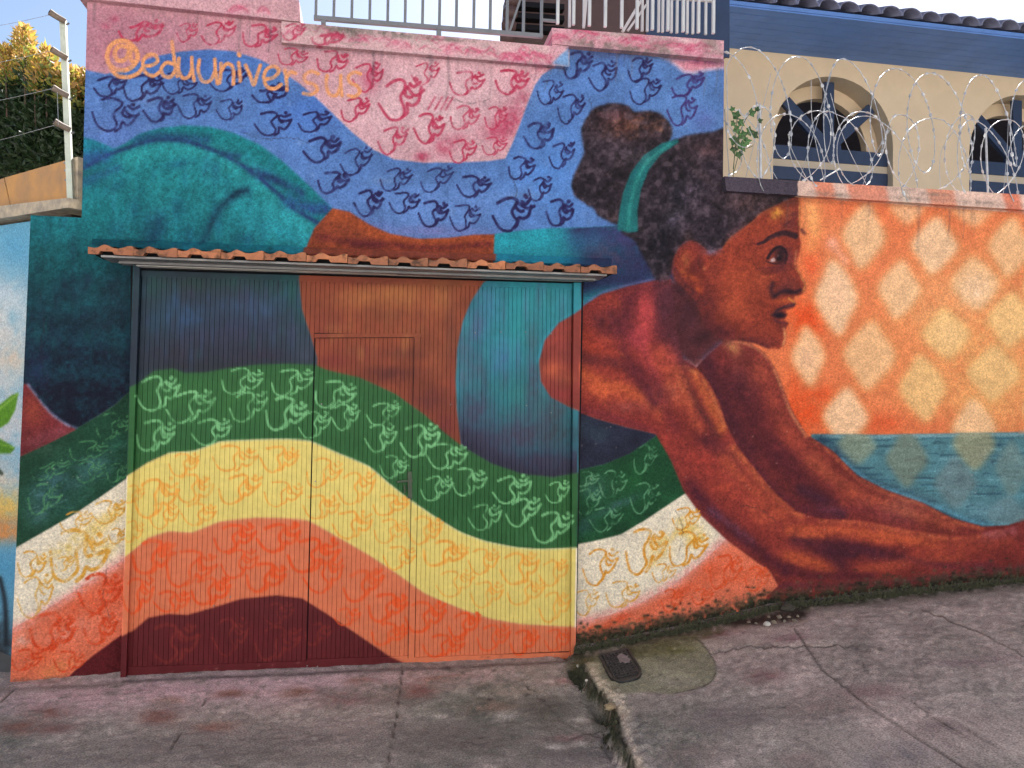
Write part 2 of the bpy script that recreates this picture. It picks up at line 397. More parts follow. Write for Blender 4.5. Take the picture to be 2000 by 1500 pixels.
# ---- the waist
WA = [(648, 399), (682, 406), (722, 432), (762, 450), (820, 460), (880, 458), (930, 452), (972, 451), (968, 540), (945, 552), (921, 590), (904, 630), (894, 680), (890, 740), (893, 800), (902, 872), (870, 860),
      (830, 812), (772, 770), (702, 738), (640, 724), (619, 722), (620, 700), (606, 655), (590, 605), (584, 545), (590, 500), (598, 470), (612, 438)]
wa_m = full(poly_mask(WA, 1.2, wob=.8)); fill(WA, (150, 70, 44), 1.2, tex=.14, wob=.8)
waw, wag = wa_m * wall_m, wa_m * gate_m
stroke([(650, 412), (690, 425), (740, 450), (820, 470), (960, 462)], 14, (170, 80, 40), .7, 1, clip=waw, dry=.5)
stroke([(620, 455), (690, 468), (760, 472), (850, 478), (960, 470)], 9, (112, 44, 44), .75, 1, clip=waw, dry=.7); stroke([(690, 470), (740, 474)], 12, (98, 38, 44), .6, 1, clip=waw)
stroke([(600, 490), (780, 494), (965, 498)], 9, (172, 82, 54), .8, 1, clip=waw)
for x, y, rx, ry, c, a in ((700, 580, 70, 30, (176, 104, 58), .8), (780, 570, 60, 40, (178, 112, 60), .7), (860, 590, 34, 40, (170, 96, 54), .8), (640, 560, 40, 20, (152, 70, 46), .8), (870, 555, 50, 20, (140, 76, 44), .7), (740, 548, 120, 12, (130, 56, 40), .8),
                           (640, 640, 40, 40, (140, 62, 46), .8), (700, 690, 60, 24, (140, 62, 48), .8), (660, 640, 30, 8, (168, 90, 56), .6), (800, 690, 60, 14, (110, 52, 44), .7), (850, 700, 26, 50, (160, 82, 52), .8), (760, 730, 80, 20, (112, 50, 42), .9), (840, 780, 50, 34, (118, 52, 46), .85),
                           (800, 640, 50, 30, (156, 80, 50), .6), (650, 705, 40, 16, (138, 54, 46), .8), (870, 830, 30, 30, (126, 50, 48), .9), (880, 650, 16, 70, (124, 66, 52), .6), (760, 615, 40, 12, (120, 66, 44), .4), (885, 760, 10, 60, (150, 62, 58), .5)):
    dab(x, y, rx, ry, c, a, clip=wag)
for k in range(40):
    dab(random.uniform(600, 890), random.uniform(555, 700), random.uniform(5, 12), random.uniform(10, 24), random.choice([(184, 118, 66), (140, 80, 46), (128, 62, 42), (170, 96, 56)]), .3, clip=wag)

# ---- the top
TOP = [(971, 451), (1010, 446), (1070, 440), (1150, 438), (1217, 434), (1290, 470), (1400, 520), (1400, 600), (1322, 540), (1290, 543), (1232, 556), (1182, 571), (1150, 592), (1124, 611), (1092, 630), (1064, 665),
       (1053, 705), (1056, 745), (1076, 775), (1110, 794), (1132, 803), (1172, 818), (1232, 835), (1296, 850), (1286, 858), (1240, 890), (1190, 910), (1130, 924), (1080, 932), (1020, 926), (960, 906), (902, 872), (893, 800), (890, 740), (894, 680), (904, 630), (921, 590), (945, 552), (968, 540)]
top_m = full(poly_mask(TOP, 1.2, wob=.8)); fill(TOP, (36, 132, 146), 1.2, tex=.14, wob=.8)
tw, tg = top_m * wall_m, top_m * gate_m
stroke([(975, 470), (1060, 458), (1130, 450)], 34, (38, 156, 172), .8, 1, clip=tw, dry=.4); stroke([(980, 500), (1120, 510)], 20, (40, 146, 168), .7, 1, clip=tw, dry=.4)
stroke([(1150, 440), (1250, 470), (1320, 520)], 44, (52, 54, 96), .95, 1, clip=tw, dry=.3); stroke([(1170, 500), (1250, 510), (1320, 520)], 40, (48, 46, 84), .95, 1, clip=tw, dry=.3)
stroke([(1130, 560), (1180, 545), (1260, 540)], 26, (46, 50, 88), .95, 1, clip=tw); stroke([(1140, 470), (1170, 455)], 22, (44, 92, 134), .6, 1, clip=tw); stroke([(1130, 520), (1170, 520)], 18, (44, 66, 104), .7, 1, clip=tw)
dab(1230, 455, 40, 16, (72, 62, 118), .6, clip=tw); dab(1300, 460, 50, 40, (36, 30, 52), .9, clip=tw)
for x, y, rx, ry, c, a in ((1010, 590, 70, 50, (36, 148, 160), .9), (960, 600, 30, 60, (62, 124, 160), .7), (930, 640, 22, 60, (80, 104, 140), .8), (905, 700, 14, 80, (104, 92, 122), .7), (1000, 660, 44, 50, (34, 152, 154), .8), (980, 700, 34, 60, (76, 116, 162), .6), (930, 720, 24, 40, (86, 92, 116), .7),
                           (1060, 600, 40, 40, (40, 138, 150), .7), (1100, 585, 26, 30, (52, 142, 160), .7), (1040, 660, 20, 50, (66, 110, 124), .7), (960, 760, 50, 30, (46, 124, 132), .8), (1010, 770, 30, 50, (48, 128, 128), .8), (1040, 750, 16, 60, (82, 76, 96), .7), (930, 800, 34, 40, (76, 78, 106), .9),
                           (1000, 810, 60, 26, (60, 102, 116), .6), (1080, 800, 40, 40, (74, 84, 96), .85), (950, 860, 60, 30, (66, 64, 92), .95), (1020, 850, 70, 34, (74, 74, 98), .95), (1090, 850, 50, 40, (60, 76, 88), .9), (1060, 900, 90, 24, (52, 48, 74), .95), (960, 895, 50, 16, (56, 52, 80), .95), (1110, 905, 40, 20, (52, 52, 72), .95),
                           (910, 600, 14, 30, (62, 96, 130), .6), (950, 575, 20, 14, (70, 116, 150), .5)):
    dab(x, y, rx, ry, c, a, clip=tg)
for k in range(60):
    x = random.uniform(905, 1110); y = random.uniform(565, 830)
    dab(x, y, random.uniform(4, 9), random.uniform(16, 44), random.choice([(48, 158, 164), (92, 128, 176), (40, 120, 128), (86, 92, 122)] if y < 720 else [(70, 72, 100), (58, 110, 118), (84, 80, 106)]), .32, clip=tg)
for w_, c_ in ((60, (70, 68, 94)), (40, (58, 56, 82)), (22, (48, 44, 68))): stroke([(898, 860), (960, 905), (1020, 926), (1080, 934), (1135, 924)], w_, c_, .85, 1, clip=tg, dry=.3)
CHEST = [(1128, 800), (1172, 818), (1232, 835), (1298, 851), (1286, 858), (1240, 890), (1190, 910), (1130, 924)]
fill(CHEST, (46, 44, 64), 1.2, .96, tex=.2, clip=wall_m); stroke([(1135, 830), (1180, 850)], 22, (56, 74, 88), .6, 1, clip=tw, dry=.5)
stroke([(1122, 612), (1092, 631), (1064, 666), (1052, 706)], 4, (40, 160, 186), .85, .9, clip=top_m)
stroke([(1124, 612), (1152, 590), (1184, 569), (1234, 554), (1290, 541)], 4.5, (120, 110, 160), .45, .9, clip=tw, dry=.6)

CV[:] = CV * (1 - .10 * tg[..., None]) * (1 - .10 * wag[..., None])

# ---- lattice of light, sunset and sea (right-hand wall)
SKYP = [(1424, 340), (2700, 340), (2700, 900), (1424, 900)]
fill(SKYP, (222, 118, 72), 0, tex=.06, big=.06)
RIGHT = full(poly_mask(SKYP, 0))
for x, y, rx, ry, c, a in ((1900, 640, 200, 170, (232, 156, 96), .9), (1960, 740, 140, 130, (232, 164, 98), .85), (1780, 700, 90, 120, (230, 138, 84), .7), (1850, 560, 90, 60, (232, 152, 98), .7), (1740, 520, 90, 60, (228, 126, 80), .6), (2200, 600, 250, 250, (224, 148, 92), .7), (1650, 500, 60, 140, (230, 140, 92), .6), (1600, 440, 26, 90, (234, 160, 96), .75), (1840, 610, 60, 30, (228, 160, 104), .5),
                           (1600, 500, 26, 60, (224, 92, 50), .8), (1590, 620, 46, 46, (228, 84, 36), .95), (1570, 800, 30, 90, (222, 88, 40), .9), (1600, 810, 44, 40, (222, 84, 36), .9), (1620, 770, 40, 20, (224, 88, 40), .8), (1740, 830, 50, 26, (222, 92, 48), .8), (1690, 400, 70, 30, (220, 104, 62), .6), (1950, 380, 90, 20, (216, 108, 70), .6), (1830, 830, 60, 20, (222, 112, 68), .6)):
    dab(x, y, rx, ry, c, a, clip=RIGHT, dry=.6)
def diamond(x, y, w, h, col=(228, 184, 140), al=.9, fe=5, edge=True, clip=None, sk=0.0):
    w /= 2; h /= 2
    p = [(x + sk * h * .3, y - h), (x + w * .56, y - h * .57), (x + w, y + h * .02), (x + w * .62, y + h * .52), (x - sk * h * .3, y + h), (x - w * .62, y + h * .50), (x - w, y - h * .02), (x - w * .56, y - h * .58)]
    if edge:
        q = [(x + (a - x) * 1.12, y + (b - y) * 1.10) for a, b in p]
        fill(q, (216, 156, 88), 7, .42, True, clip=clip)
    fill(p, col, fe, al, True, clip=clip, tex=.05, wob=2.5)
clip_s = RIGHT
DIA = [(1705, 455, 80, 132), (1790, 398, 64, 66), (1845, 475, 88, 112), (1922, 396, 84, 78), (1994, 478, 80, 118), (1650, 578, 80, 150), (1775, 562, 80, 116), (1925, 550, 92, 106), (1996, 622, 88, 110), (1594, 694, 62, 118), (1716, 692, 96, 136),
       (1868, 650, 92, 100), (1962, 728, 100, 112), (1822, 758, 88, 132), (1668, 816, 84, 118), (1924, 838, 82, 120), (2070, 560, 90, 120), (2075, 400, 80, 90), (2110, 690, 90, 120), (2150, 480, 90, 120), (2070, 800, 90, 120), (2200, 600, 90, 120), (2230, 760, 90, 120), (2250, 420, 90, 110), (2330, 540, 90, 120), (2350, 690, 90, 120)]
for i, (x, y, w, h) in enumerate(DIA):
    c = [(234, 190, 146), (232, 184, 136), (236, 198, 160)][i % 3]
    if y < 430: c = (232, 178, 134)
    if x > 1800 and 600 < y < 800: c = (234, 190, 128)
    diamond(x, y, w * 1.04, h, c, .80, 6.5, clip=clip_s, sk=(-1) ** i * .35)
dab(1925, 560, 34, 36, (242, 206, 174), .7); dab(1650, 560, 28, 50, (236, 184, 150), .5); dab(1640, 470, 14, 14, (236, 170, 150), .6); dab(1592, 700, 22, 36, (232, 178, 140), .6); dab(1868, 650, 30, 30, (232, 186, 130), .6)
stroke([(1640, 470), (1668, 505)], 9, (236, 170, 140), .5, 1); stroke([(1600, 400), (1605, 440), (1600, 480)], 14, (236, 166, 100), .5, 1, dry=.6)
SEA = [(1600, 849), (1740, 850), (2010, 845), (2700, 838), (2700, 1140), (1600, 1140)]
sea_m = full(poly_mask(SEA, 1)); fill(SEA, (84, 130, 140), 1, tex=.12)
for k in range(420):
    x = random.uniform(1600, 2400); y = random.uniform(852, 1080); l = random.uniform(14, 60)
    stroke([(x, y), (x + l * .5, y + random.uniform(-3, 2)), (x + l, y + random.uniform(-2, 2))], random.uniform(1.2, 3.0), random.choice([(40, 78, 98), (48, 92, 114), (120, 172, 180), (92, 150, 164), (58, 96, 104), (34, 62, 80)]), .62, .8, clip=sea_m, n=3)
stroke([(1625, 853), (1700, 856), (1790, 853), (2020, 850)], 4, (150, 176, 180), .5, 1, clip=sea_m)
for x, y, w, h, c, a in ((1690, 872, 74, 74, (150, 148, 116), .7), (1790, 898, 78, 112, (128, 132, 112), .78), (1924, 868, 82, 104, (168, 154, 112), .75), (1886, 946, 80, 100, (116, 130, 132), .7), (1998, 918, 60, 110, (122, 140, 134), .7), (1990, 1010, 80, 70, (124, 138, 140), .6), (2090, 900, 80, 110, (140, 146, 126), .7)):
    diamond(x, y, w * 1.06, h * 1.04, c, a * .9, 5, False, sea_m)
stroke([(1620, 858), (1640, 880), (1690, 930), (1750, 962), (1820, 988), (1880, 1018), (1940, 1034)], 16, (38, 60, 84), .75, 1, clip=sea_m, dry=.5)
stroke([(1660, 900), (1720, 945), (1790, 972), (1860, 998), (1930, 1026), (1990, 1030)], 6, (104, 178, 200), .5, 1, clip=sea_m, dry=.8)
dab(1960, 1000, 60, 24, (112, 152, 164), .6, clip=sea_m)

# ---- the coloured bands
GREEN = [(-60, 940), (28, 892), (80, 868), (136, 840), (178, 815), (214, 792), (252, 757), (270, 748), (300, 724), (338, 720), (360, 728), (400, 727), (450, 718), (500, 712), (560, 710), (614, 712), (640, 723), (702, 737), (772, 769), (830, 811), (870, 846), (902, 871), (960, 905), (1020, 925),
         (1080, 932), (1130, 923), (1190, 910), (1240, 889), (1287, 857), (1300, 848), (1322, 900), (1345, 955), (1352, 966), (1322, 986), (1270, 1021), (1222, 1049), (1180, 1060), (1130, 1070), (1060, 1073), (1010, 1070), (950, 1058), (900, 1040), (850, 1010), (800, 976), (760, 945), (720, 911), (660, 885), (606, 862), (560, 858),
         (500, 859), (430, 863), (380, 881), (330, 885), (290, 903), (245, 932), (190, 971), (130, 1011), (20, 1074), (-60, 1115)]
green_m = full(poly_mask(GREEN, .8, wob=.6)); fill(GREEN, (44, 96, 50), .8, tex=.05, wob=.6)
gw = green_m * wall_m
put(poly_mask([(-60, 700), (262, 700), (262, 1120), (-60, 1120)], 0), (34, 74, 54), 1, gw, .2); put(poly_mask([(1120, 800), (1400, 800), (1400, 1100), (1120, 1100)], 0), (32, 80, 50), 1, gw, .2)
dab(450, 780, 220, 50, (52, 106, 54), .6, clip=green_m * gate_m); dab(950, 980, 160, 50, (36, 88, 46), .6, clip=green_m * gate_m)
for x, y, rx, ry, c in ((90, 955, 60, 40, (72, 112, 128)), (170, 915, 50, 30, (66, 110, 116)), (60, 1010, 30, 24, (70, 108, 112)), (130, 990, 60, 20, (44, 90, 80)), (220, 870, 24, 24, (40, 92, 76)), (60, 905, 26, 26, (30, 66, 48)),
                        (1145, 1030, 26, 20, (56, 96, 100)), (1215, 990, 50, 10, (72, 108, 116)), (1170, 960, 30, 24, (44, 96, 84)), (1240, 940, 50, 30, (34, 92, 50))):
    dab(x, y, rx, ry, c, .55, ang=-25, clip=gw, dry=1.2)
for k in range(60):
    x = random.uniform(30, 235); y = 1010 - (x - 30) * .48 + random.uniform(-60, 40)
    stroke([(x, y), (x + random.uniform(8, 22), y + random.uniform(-12, 8))], random.uniform(1, 2.4), random.choice([(110, 150, 160), (66, 120, 100), (20, 60, 44)]), .3, .9, clip=gw)
for k in range(26):                                        # drips along the green edge on the metal
    x = random.uniform(640, 1120); y = np.interp(x, [640, 760, 850, 950, 1120], [880, 945, 1008, 1056, 1072]); h = random.uniform(8, 28)
    stroke([(x, y - h), (x, y)], 2.2, (70, 128, 82), .35, .8, clip=green_m, smooth=False)
YEL_TOP = [(-60, 1115), (20, 1074), (130, 1011), (190, 971), (245, 932), (290, 903), (330, 885), (380, 881), (430, 863), (500, 859), (560, 858), (606, 862), (660, 885), (720, 911), (760, 945), (800, 976), (850, 1010), (900, 1040), (950, 1058), (1010, 1070), (1060, 1073), (1130, 1070), (1180, 1060), (1222, 1049), (1270, 1021), (1322, 986), (1352, 966)]
ORG_TOP = [(1437, 1054), (1382, 1105), (1332, 1145), (1270, 1181), (1200, 1210), (1130, 1226), (1020, 1220), (960, 1210), (900, 1190), (830, 1160), (780, 1125), (720, 1085), (660, 1050), (602, 1018), (560, 1013), (500, 1012), (430, 1020), (375, 1041), (330, 1039), (290, 1051), (245, 1088), (230, 1100), (150, 1152), (80, 1198), (8, 1238), (-60, 1270)]
YEL = YEL_TOP + [(1400, 1020)] + ORG_TOP
fill(YEL, (226, 212, 190), .9, clip=wall_m, tex=.04, big=.04, wob=.7); fill(YEL, (214, 192, 106), .9, clip=gate_m, tex=.03, wob=.7)
ORG = ORG_TOP + [(-60, 1540), (1700, 1540), (1552, 1146)]
fill(ORG, (226, 116, 84), 1.0, clip=wall_m, tex=.08, wob=1.5); fill(ORG, (208, 112, 76), .9, clip=gate_m, tex=.03, wob=.5)
yel_m = full(poly_mask(YEL, 1)); org_m = full(poly_mask(ORG, 1))
stroke(YEL_TOP[6:23], 2.2, (196, 208, 160), .55, .7, clip=gate_m)
stroke(ORG_TOP[5:20], 2.6, (206, 130, 84), .5, .8, clip=gate_m)
for p in (((0, 1244), (80, 1200), (150, 1154), (240, 1094)), ((1135, 1224), (1200, 1208), (1270, 1179), (1332, 1143), (1382, 1103), (1432, 1058))):
    stroke(p, 13, (230, 160, 150), .75, 1, clip=wall_m, dry=.8)
for x, y, rx, ry, a in ((170, 1040, 60, 18, .6), (120, 1075, 60, 20, .6), (205, 1010, 40, 14, .6), (190, 1080, 40, 20, .5), (100, 1130, 40, 14, .3)):
    dab(x, y, rx, ry, (226, 192, 104), a, ang=-28, clip=yel_m * wall_m, dry=1)
for x, y, rx, ry, a in ((1340, 1045, 44, 12, .7), (1300, 1075, 26, 24, .5), (1370, 1058, 24, 16, .7), (1345, 1020, 22, 12, .4), (1285, 1105, 16, 16, .4)):
    dab(x, y, rx, ry, (226, 184, 76), a, ang=-20, clip=yel_m * wall_m, dry=1)
for x, y, rx, ry, c in ((150, 1195, 80, 24, (220, 92, 54)), (60, 1290, 50, 30, (224, 100, 60)), (120, 1240, 60, 20, (228, 140, 120)), (200, 1165, 40, 30, (226, 96, 60)), (90, 1320, 60, 20, (226, 130, 80)), (30, 1260, 30, 14, (230, 170, 150)), (1220, 1215, 40, 12, (222, 88, 52)), (1400, 1120, 40, 26, (224, 96, 58)), (1300, 1185, 40, 12, (228, 110, 76)), (1470, 1130, 40, 14, (228, 104, 66)), (1350, 1160, 40, 12, (222, 92, 54))):
    dab(x, y, rx, ry, c, .7, ang=-25, clip=org_m * wall_m, dry=1.1)
MAR = [(112, 1342), (140, 1316), (172, 1290), (232, 1246), (262, 1230), (290, 1206), (330, 1199), (366, 1201), (420, 1185), (470, 1170), (540, 1163), (590, 1169), (640, 1200), (700, 1240), (760, 1281), (806, 1303), (820, 1400), (90, 1400)]
fill(MAR, (98, 28, 34), .8, tex=.06, wob=.8)

# ---- knee piece at the left
KNEE = [(38, 750), (70, 792), (94, 816), (118, 832), (136, 840), (80, 868), (28, 892), (-60, 940), (-60, 740)]
km = full(poly_mask(KNEE, 1)); fill(KNEE, (118, 44, 48), 1, tex=.15); dab(50, 800, 30, 40, (150, 66, 50), .8, clip=km); dab(90, 850, 50, 16, (158, 84, 96), .5, ang=-20, clip=km); dab(60, 880, 60, 14, (96, 34, 42), .8, ang=-20, clip=km)
stroke([(40, 752), (72, 794), (96, 818), (122, 834)], 3, (150, 150, 180), .5, .9, dry=.8)

# ---- the far arm
ARM2 = [(1360, 730), (1396, 690), (1420, 669), (1446, 662), (1480, 668), (1508, 688), (1530, 720), (1546, 760), (1562, 802), (1592, 850), (1642, 882), (1692, 931), (1750, 961), (1822, 986), (1880, 1016), (1940, 1033), (1992, 1030), (2040, 1014), (2090, 1012), (2120, 1030), (2040, 1200), (1560, 1200), (1400, 900)]
a2 = full(poly_mask(ARM2, 1.2, wob=1)); fill(ARM2, (112, 44, 38), 1.2, tex=.16, wob=1)
A = lambda *a, **k: stroke(*a, clip=a2, **k)
A([(1390, 705), (1410, 760), (1440, 820), (1480, 880)], 26, (70, 30, 38), .9, soft=1, dry=.3); A([(1460, 740), (1480, 800), (1500, 850), (1560, 920), (1620, 985)], 34, (82, 32, 36), .9, soft=1, dry=.3)
A([(1452, 680), (1470, 720), (1472, 760)], 24, (120, 54, 44), .7, soft=1, dry=.4); A([(1500, 720), (1530, 790), (1560, 850), (1620, 910)], 22, (140, 62, 44), .7, soft=1, dry=.4)
A([(1450, 880), (1500, 930), (1560, 990), (1640, 1010)], 16, (84, 34, 44), .8, soft=1, dry=.4); A([(1600, 900), (1680, 960), (1780, 1000), (1880, 1030)], 18, (152, 74, 48), .7, soft=1, dry=.5)
A([(1580, 960), (1640, 990), (1660, 1008)], 14, (66, 32, 48), .8, soft=1); A([(1700, 985), (1760, 1010)], 14, (134, 62, 56), .6, soft=1); A([(1640, 990), (1720, 1005), (1800, 1025)], 10, (112, 44, 44), .6, soft=1)
A([(1440, 665), (1470, 668), (1505, 690), (1527, 722), (1543, 762), (1560, 806), (1590, 853)], 4.5, (182, 124, 78), .6, soft=1, dry=.9); A([(1436, 666), (1450, 682)], 12, (180, 128, 72), .7, soft=1, dry=.6)
A([(1590, 853), (1640, 886), (1690, 935), (1750, 966), (1820, 991), (1880, 1021), (1940, 1037)], 6, (170, 92, 56), .5, soft=1, dry=.9)
dab(1450, 720, 8, 30, (170, 90, 66), .5, clip=a2)

# ---- the near arm, shoulder and back
ARM = [(1132, 803), (1110, 794), (1076, 775), (1056, 745), (1053, 705), (1064, 665), (1092, 630), (1124, 611), (1150, 592), (1182, 571), (1232, 556), (1290, 543), (1322, 540), (1330, 620), (1346, 700), (1372, 716), (1396, 745), (1416, 782), (1431, 830), (1452, 872),
       (1492, 922), (1532, 970), (1572, 1004), (1622, 1018), (1700, 1021), (1800, 1040), (1900, 1051), (1986, 1036), (2040, 1018), (2100, 1016), (2160, 1030), (2215, 1060), (2230, 1080), (2205, 1092), (2150, 1088), (2120, 1100), (2060, 1125), (2030, 1300), (1500, 1300), (1512, 1172), (1547, 1142), (1482, 1096), (1432, 1060), (1382, 1012), (1347, 962), (1322, 902), (1292, 849), (1232, 835), (1172, 818)]
am = full(poly_mask(ARM, 1.2, wob=1)); fill(ARM, (124, 48, 40), 1.2, tex=.16, wob=1)
aw = am * wall_m; A = lambda *a, **k: stroke(*a, clip=aw, **k)
A([(1250, 560), (1230, 600), (1230, 640)], 34, (92, 38, 44), .8, soft=1, dry=.4); A([(1300, 560), (1310, 640), (1340, 700)], 30, (84, 38, 46), .85, soft=1, dry=.4)
A([(1200, 590), (1170, 640), (1210, 680)], 24, (146, 58, 42), .7, soft=1, dry=.5); A([(1280, 600), (1262, 650), (1272, 700), (1300, 740)], 16, (158, 62, 60), .7, soft=1, dry=.5)
A([(1130, 640), (1180, 690), (1230, 720)], 22, (150, 58, 38), .8, soft=1, dry=.5); A([(1150, 700), (1200, 705), (1240, 720)], 15, (92, 40, 40), .75, soft=1, dry=.5); A([(1130, 720), (1190, 750), (1260, 770), (1300, 800)], 17, (176, 86, 46), .8, soft=1, dry=.5)
A([(1225, 680), (1250, 730), (1290, 790)], 13, (92, 36, 42), .8, soft=1, dry=.4); A([(1300, 690), (1318, 740), (1340, 790)], 20, (160, 72, 46), .7, soft=1, dry=.5); A([(1290, 740), (1310, 800), (1330, 840)], 14, (104, 40, 42), .7, soft=1, dry=.4)
A([(1345, 735), (1372, 790), (1400, 830), (1412, 850)], 9, (78, 36, 38), .85, soft=1, dry=.4); A([(1370, 730), (1400, 790), (1422, 840)], 13, (166, 86, 44), .85, soft=1, dry=.5); A([(1335, 720), (1352, 780), (1380, 840)], 12, (172, 84, 50), .6, soft=1, dry=.5)
A([(1350, 715), (1385, 740), (1412, 790), (1428, 835)], 5, (180, 112, 62), .5, soft=1, dry=.9)
A([(1140, 800), (1200, 815), (1290, 845)], 9, (110, 42, 46), .8, soft=1); A([(1310, 850), (1350, 900), (1380, 960), (1420, 1010)], 22, (130, 50, 42), .6, soft=1, dry=.4)
A([(1400, 870), (1440, 900), (1450, 940)], 20, (92, 38, 42), .8, soft=1, dry=.4); A([(1446, 876), (1490, 930), (1530, 978), (1580, 1012)], 10, (184, 100, 56), .6, soft=1, dry=.8); A([(1430, 900), (1480, 960), (1540, 1010)], 20, (164, 76, 46), .7, soft=1, dry=.5)
A([(1360, 950), (1410, 1010), (1470, 1060), (1550, 1120)], 16, (74, 30, 42), .9, soft=1, dry=.4); A([(1400, 1000), (1440, 1030), (1480, 1060)], 9, (112, 74, 92), .4, soft=1, dry=.8)
A([(1440, 950), (1500, 1020), (1540, 1080)], 22, (142, 56, 44), .7, soft=1, dry=.4); A([(1560, 1040), (1640, 1040), (1740, 1050), (1850, 1068)], 14, (174, 82, 46), .85, soft=1, dry=.5)
A([(1570, 1060), (1640, 1066), (1720, 1082), (1780, 1095)], 15, (74, 32, 42), .9, soft=1, dry=.4); A([(1640, 1080), (1660, 1110)], 20, (70, 32, 42), .8, soft=1); A([(1555, 1090), (1600, 1100), (1640, 1125)], 14, (160, 74, 42), .85, soft=1, dry=.5)
A([(1560, 1115), (1600, 1130), (1720, 1130)], 12, (80, 32, 40), .85, soft=1, dry=.4); A([(1700, 1115), (1760, 1110), (1900, 1090)], 12, (158, 72, 46), .7, soft=1, dry=.5); A([(1800, 1100), (1870, 1112), (1960, 1110)], 10, (96, 40, 46), .7, soft=1, dry=.4)
A([(1620, 1022), (1700, 1026), (1800, 1046), (1900, 1058), (1980, 1044)], 7, (182, 96, 56), .55, soft=1, dry=.8); A([(1860, 1075), (1940, 1070), (1990, 1060)], 14, (150, 66, 44), .6, soft=1, dry=.4); A([(1950, 1050), (2000, 1040)], 14, (140, 78, 82), .6, soft=1, dry=.8); A([(1530, 1150), (1700, 1150), (1900, 1130), (2100, 1100)], 9, (98, 42, 50), .7, soft=1, dry=.5)
for x, y, rx, ry, c, al, an in ((1196, 625, 44, 34, (82, 36, 42), .8, 20), (1270, 610, 18, 60, (166, 62, 62), .75, 0), (1255, 660, 30, 20, (160, 60, 66), .6, 30), (1190, 765, 50, 18, (192, 92, 50), .8, 14), (1265, 735, 14, 46, (84, 34, 42), .8, -28), (1320, 690, 26, 24, (168, 70, 54), .7, 0), (1350, 760, 14, 50, (170, 84, 48), .7, -25), (1300, 860, 34, 26, (150, 56, 44), .6, 30), (1380, 900, 40, 40, (152, 58, 44), .6, 40), (1430, 960, 40, 24, (160, 66, 44), .7, 45),
                                (1500, 1010, 40, 16, (176, 84, 50), .7, 40), (1390, 860, 26, 18, (78, 32, 38), .7, 20), (1600, 1050, 50, 10, (182, 86, 48), .7, 4), (1740, 1060, 60, 10, (176, 80, 46), .7, 8), (1660, 1085, 80, 16, (70, 30, 42), .85, 6), (1590, 1105, 40, 12, (168, 78, 44), .8, 18), (1850, 1085, 70, 14, (156, 66, 46), .6, 0), (1760, 1110, 60, 9, (160, 72, 48), .6, -6)):
    dab(x, y, rx, ry, c, al, ang=an, clip=aw, dry=.9)
for x, y, rx, ry, c, al, an in ((1450, 760, 50, 60, (72, 30, 38), .7, 0), (1500, 720, 26, 30, (150, 70, 48), .7, 0), (1560, 860, 34, 20, (150, 64, 44), .7, 40), (1540, 900, 30, 50, (78, 30, 38), .7, -35), (1700, 975, 50, 14, (160, 72, 48), .7, 24), (1640, 1000, 26, 10, (112, 66, 82), .5, 10)):
    dab(x, y, rx, ry, c, al, ang=an, clip=a2 * (1 - am), dry=.9)
ag = am * gate_m
dab(1085, 660, 40, 40, (158, 62, 52), .9, clip=ag); dab(1080, 720, 34, 20, (180, 82, 54), .85, clip=ag); dab(1110, 690, 20, 30, (128, 52, 48), .7, clip=ag); dab(1095, 770, 34, 20, (142, 50, 48), .9, clip=ag); dab(1105, 740, 24, 14, (160, 78, 54), .6, clip=ag)
for k in range(150):                                       # dry orange and wine flecks on the skin
    x = random.uniform(1130, 1950); y = random.uniform(560, 1140)
    dab(x, y, random.uniform(6, 16), random.uniform(4, 9), random.choice([(172, 84, 46), (110, 42, 42), (152, 58, 50), (90, 36, 44)]), .22, ang=35, clip=np.maximum(aw, a2), dry=1.2)

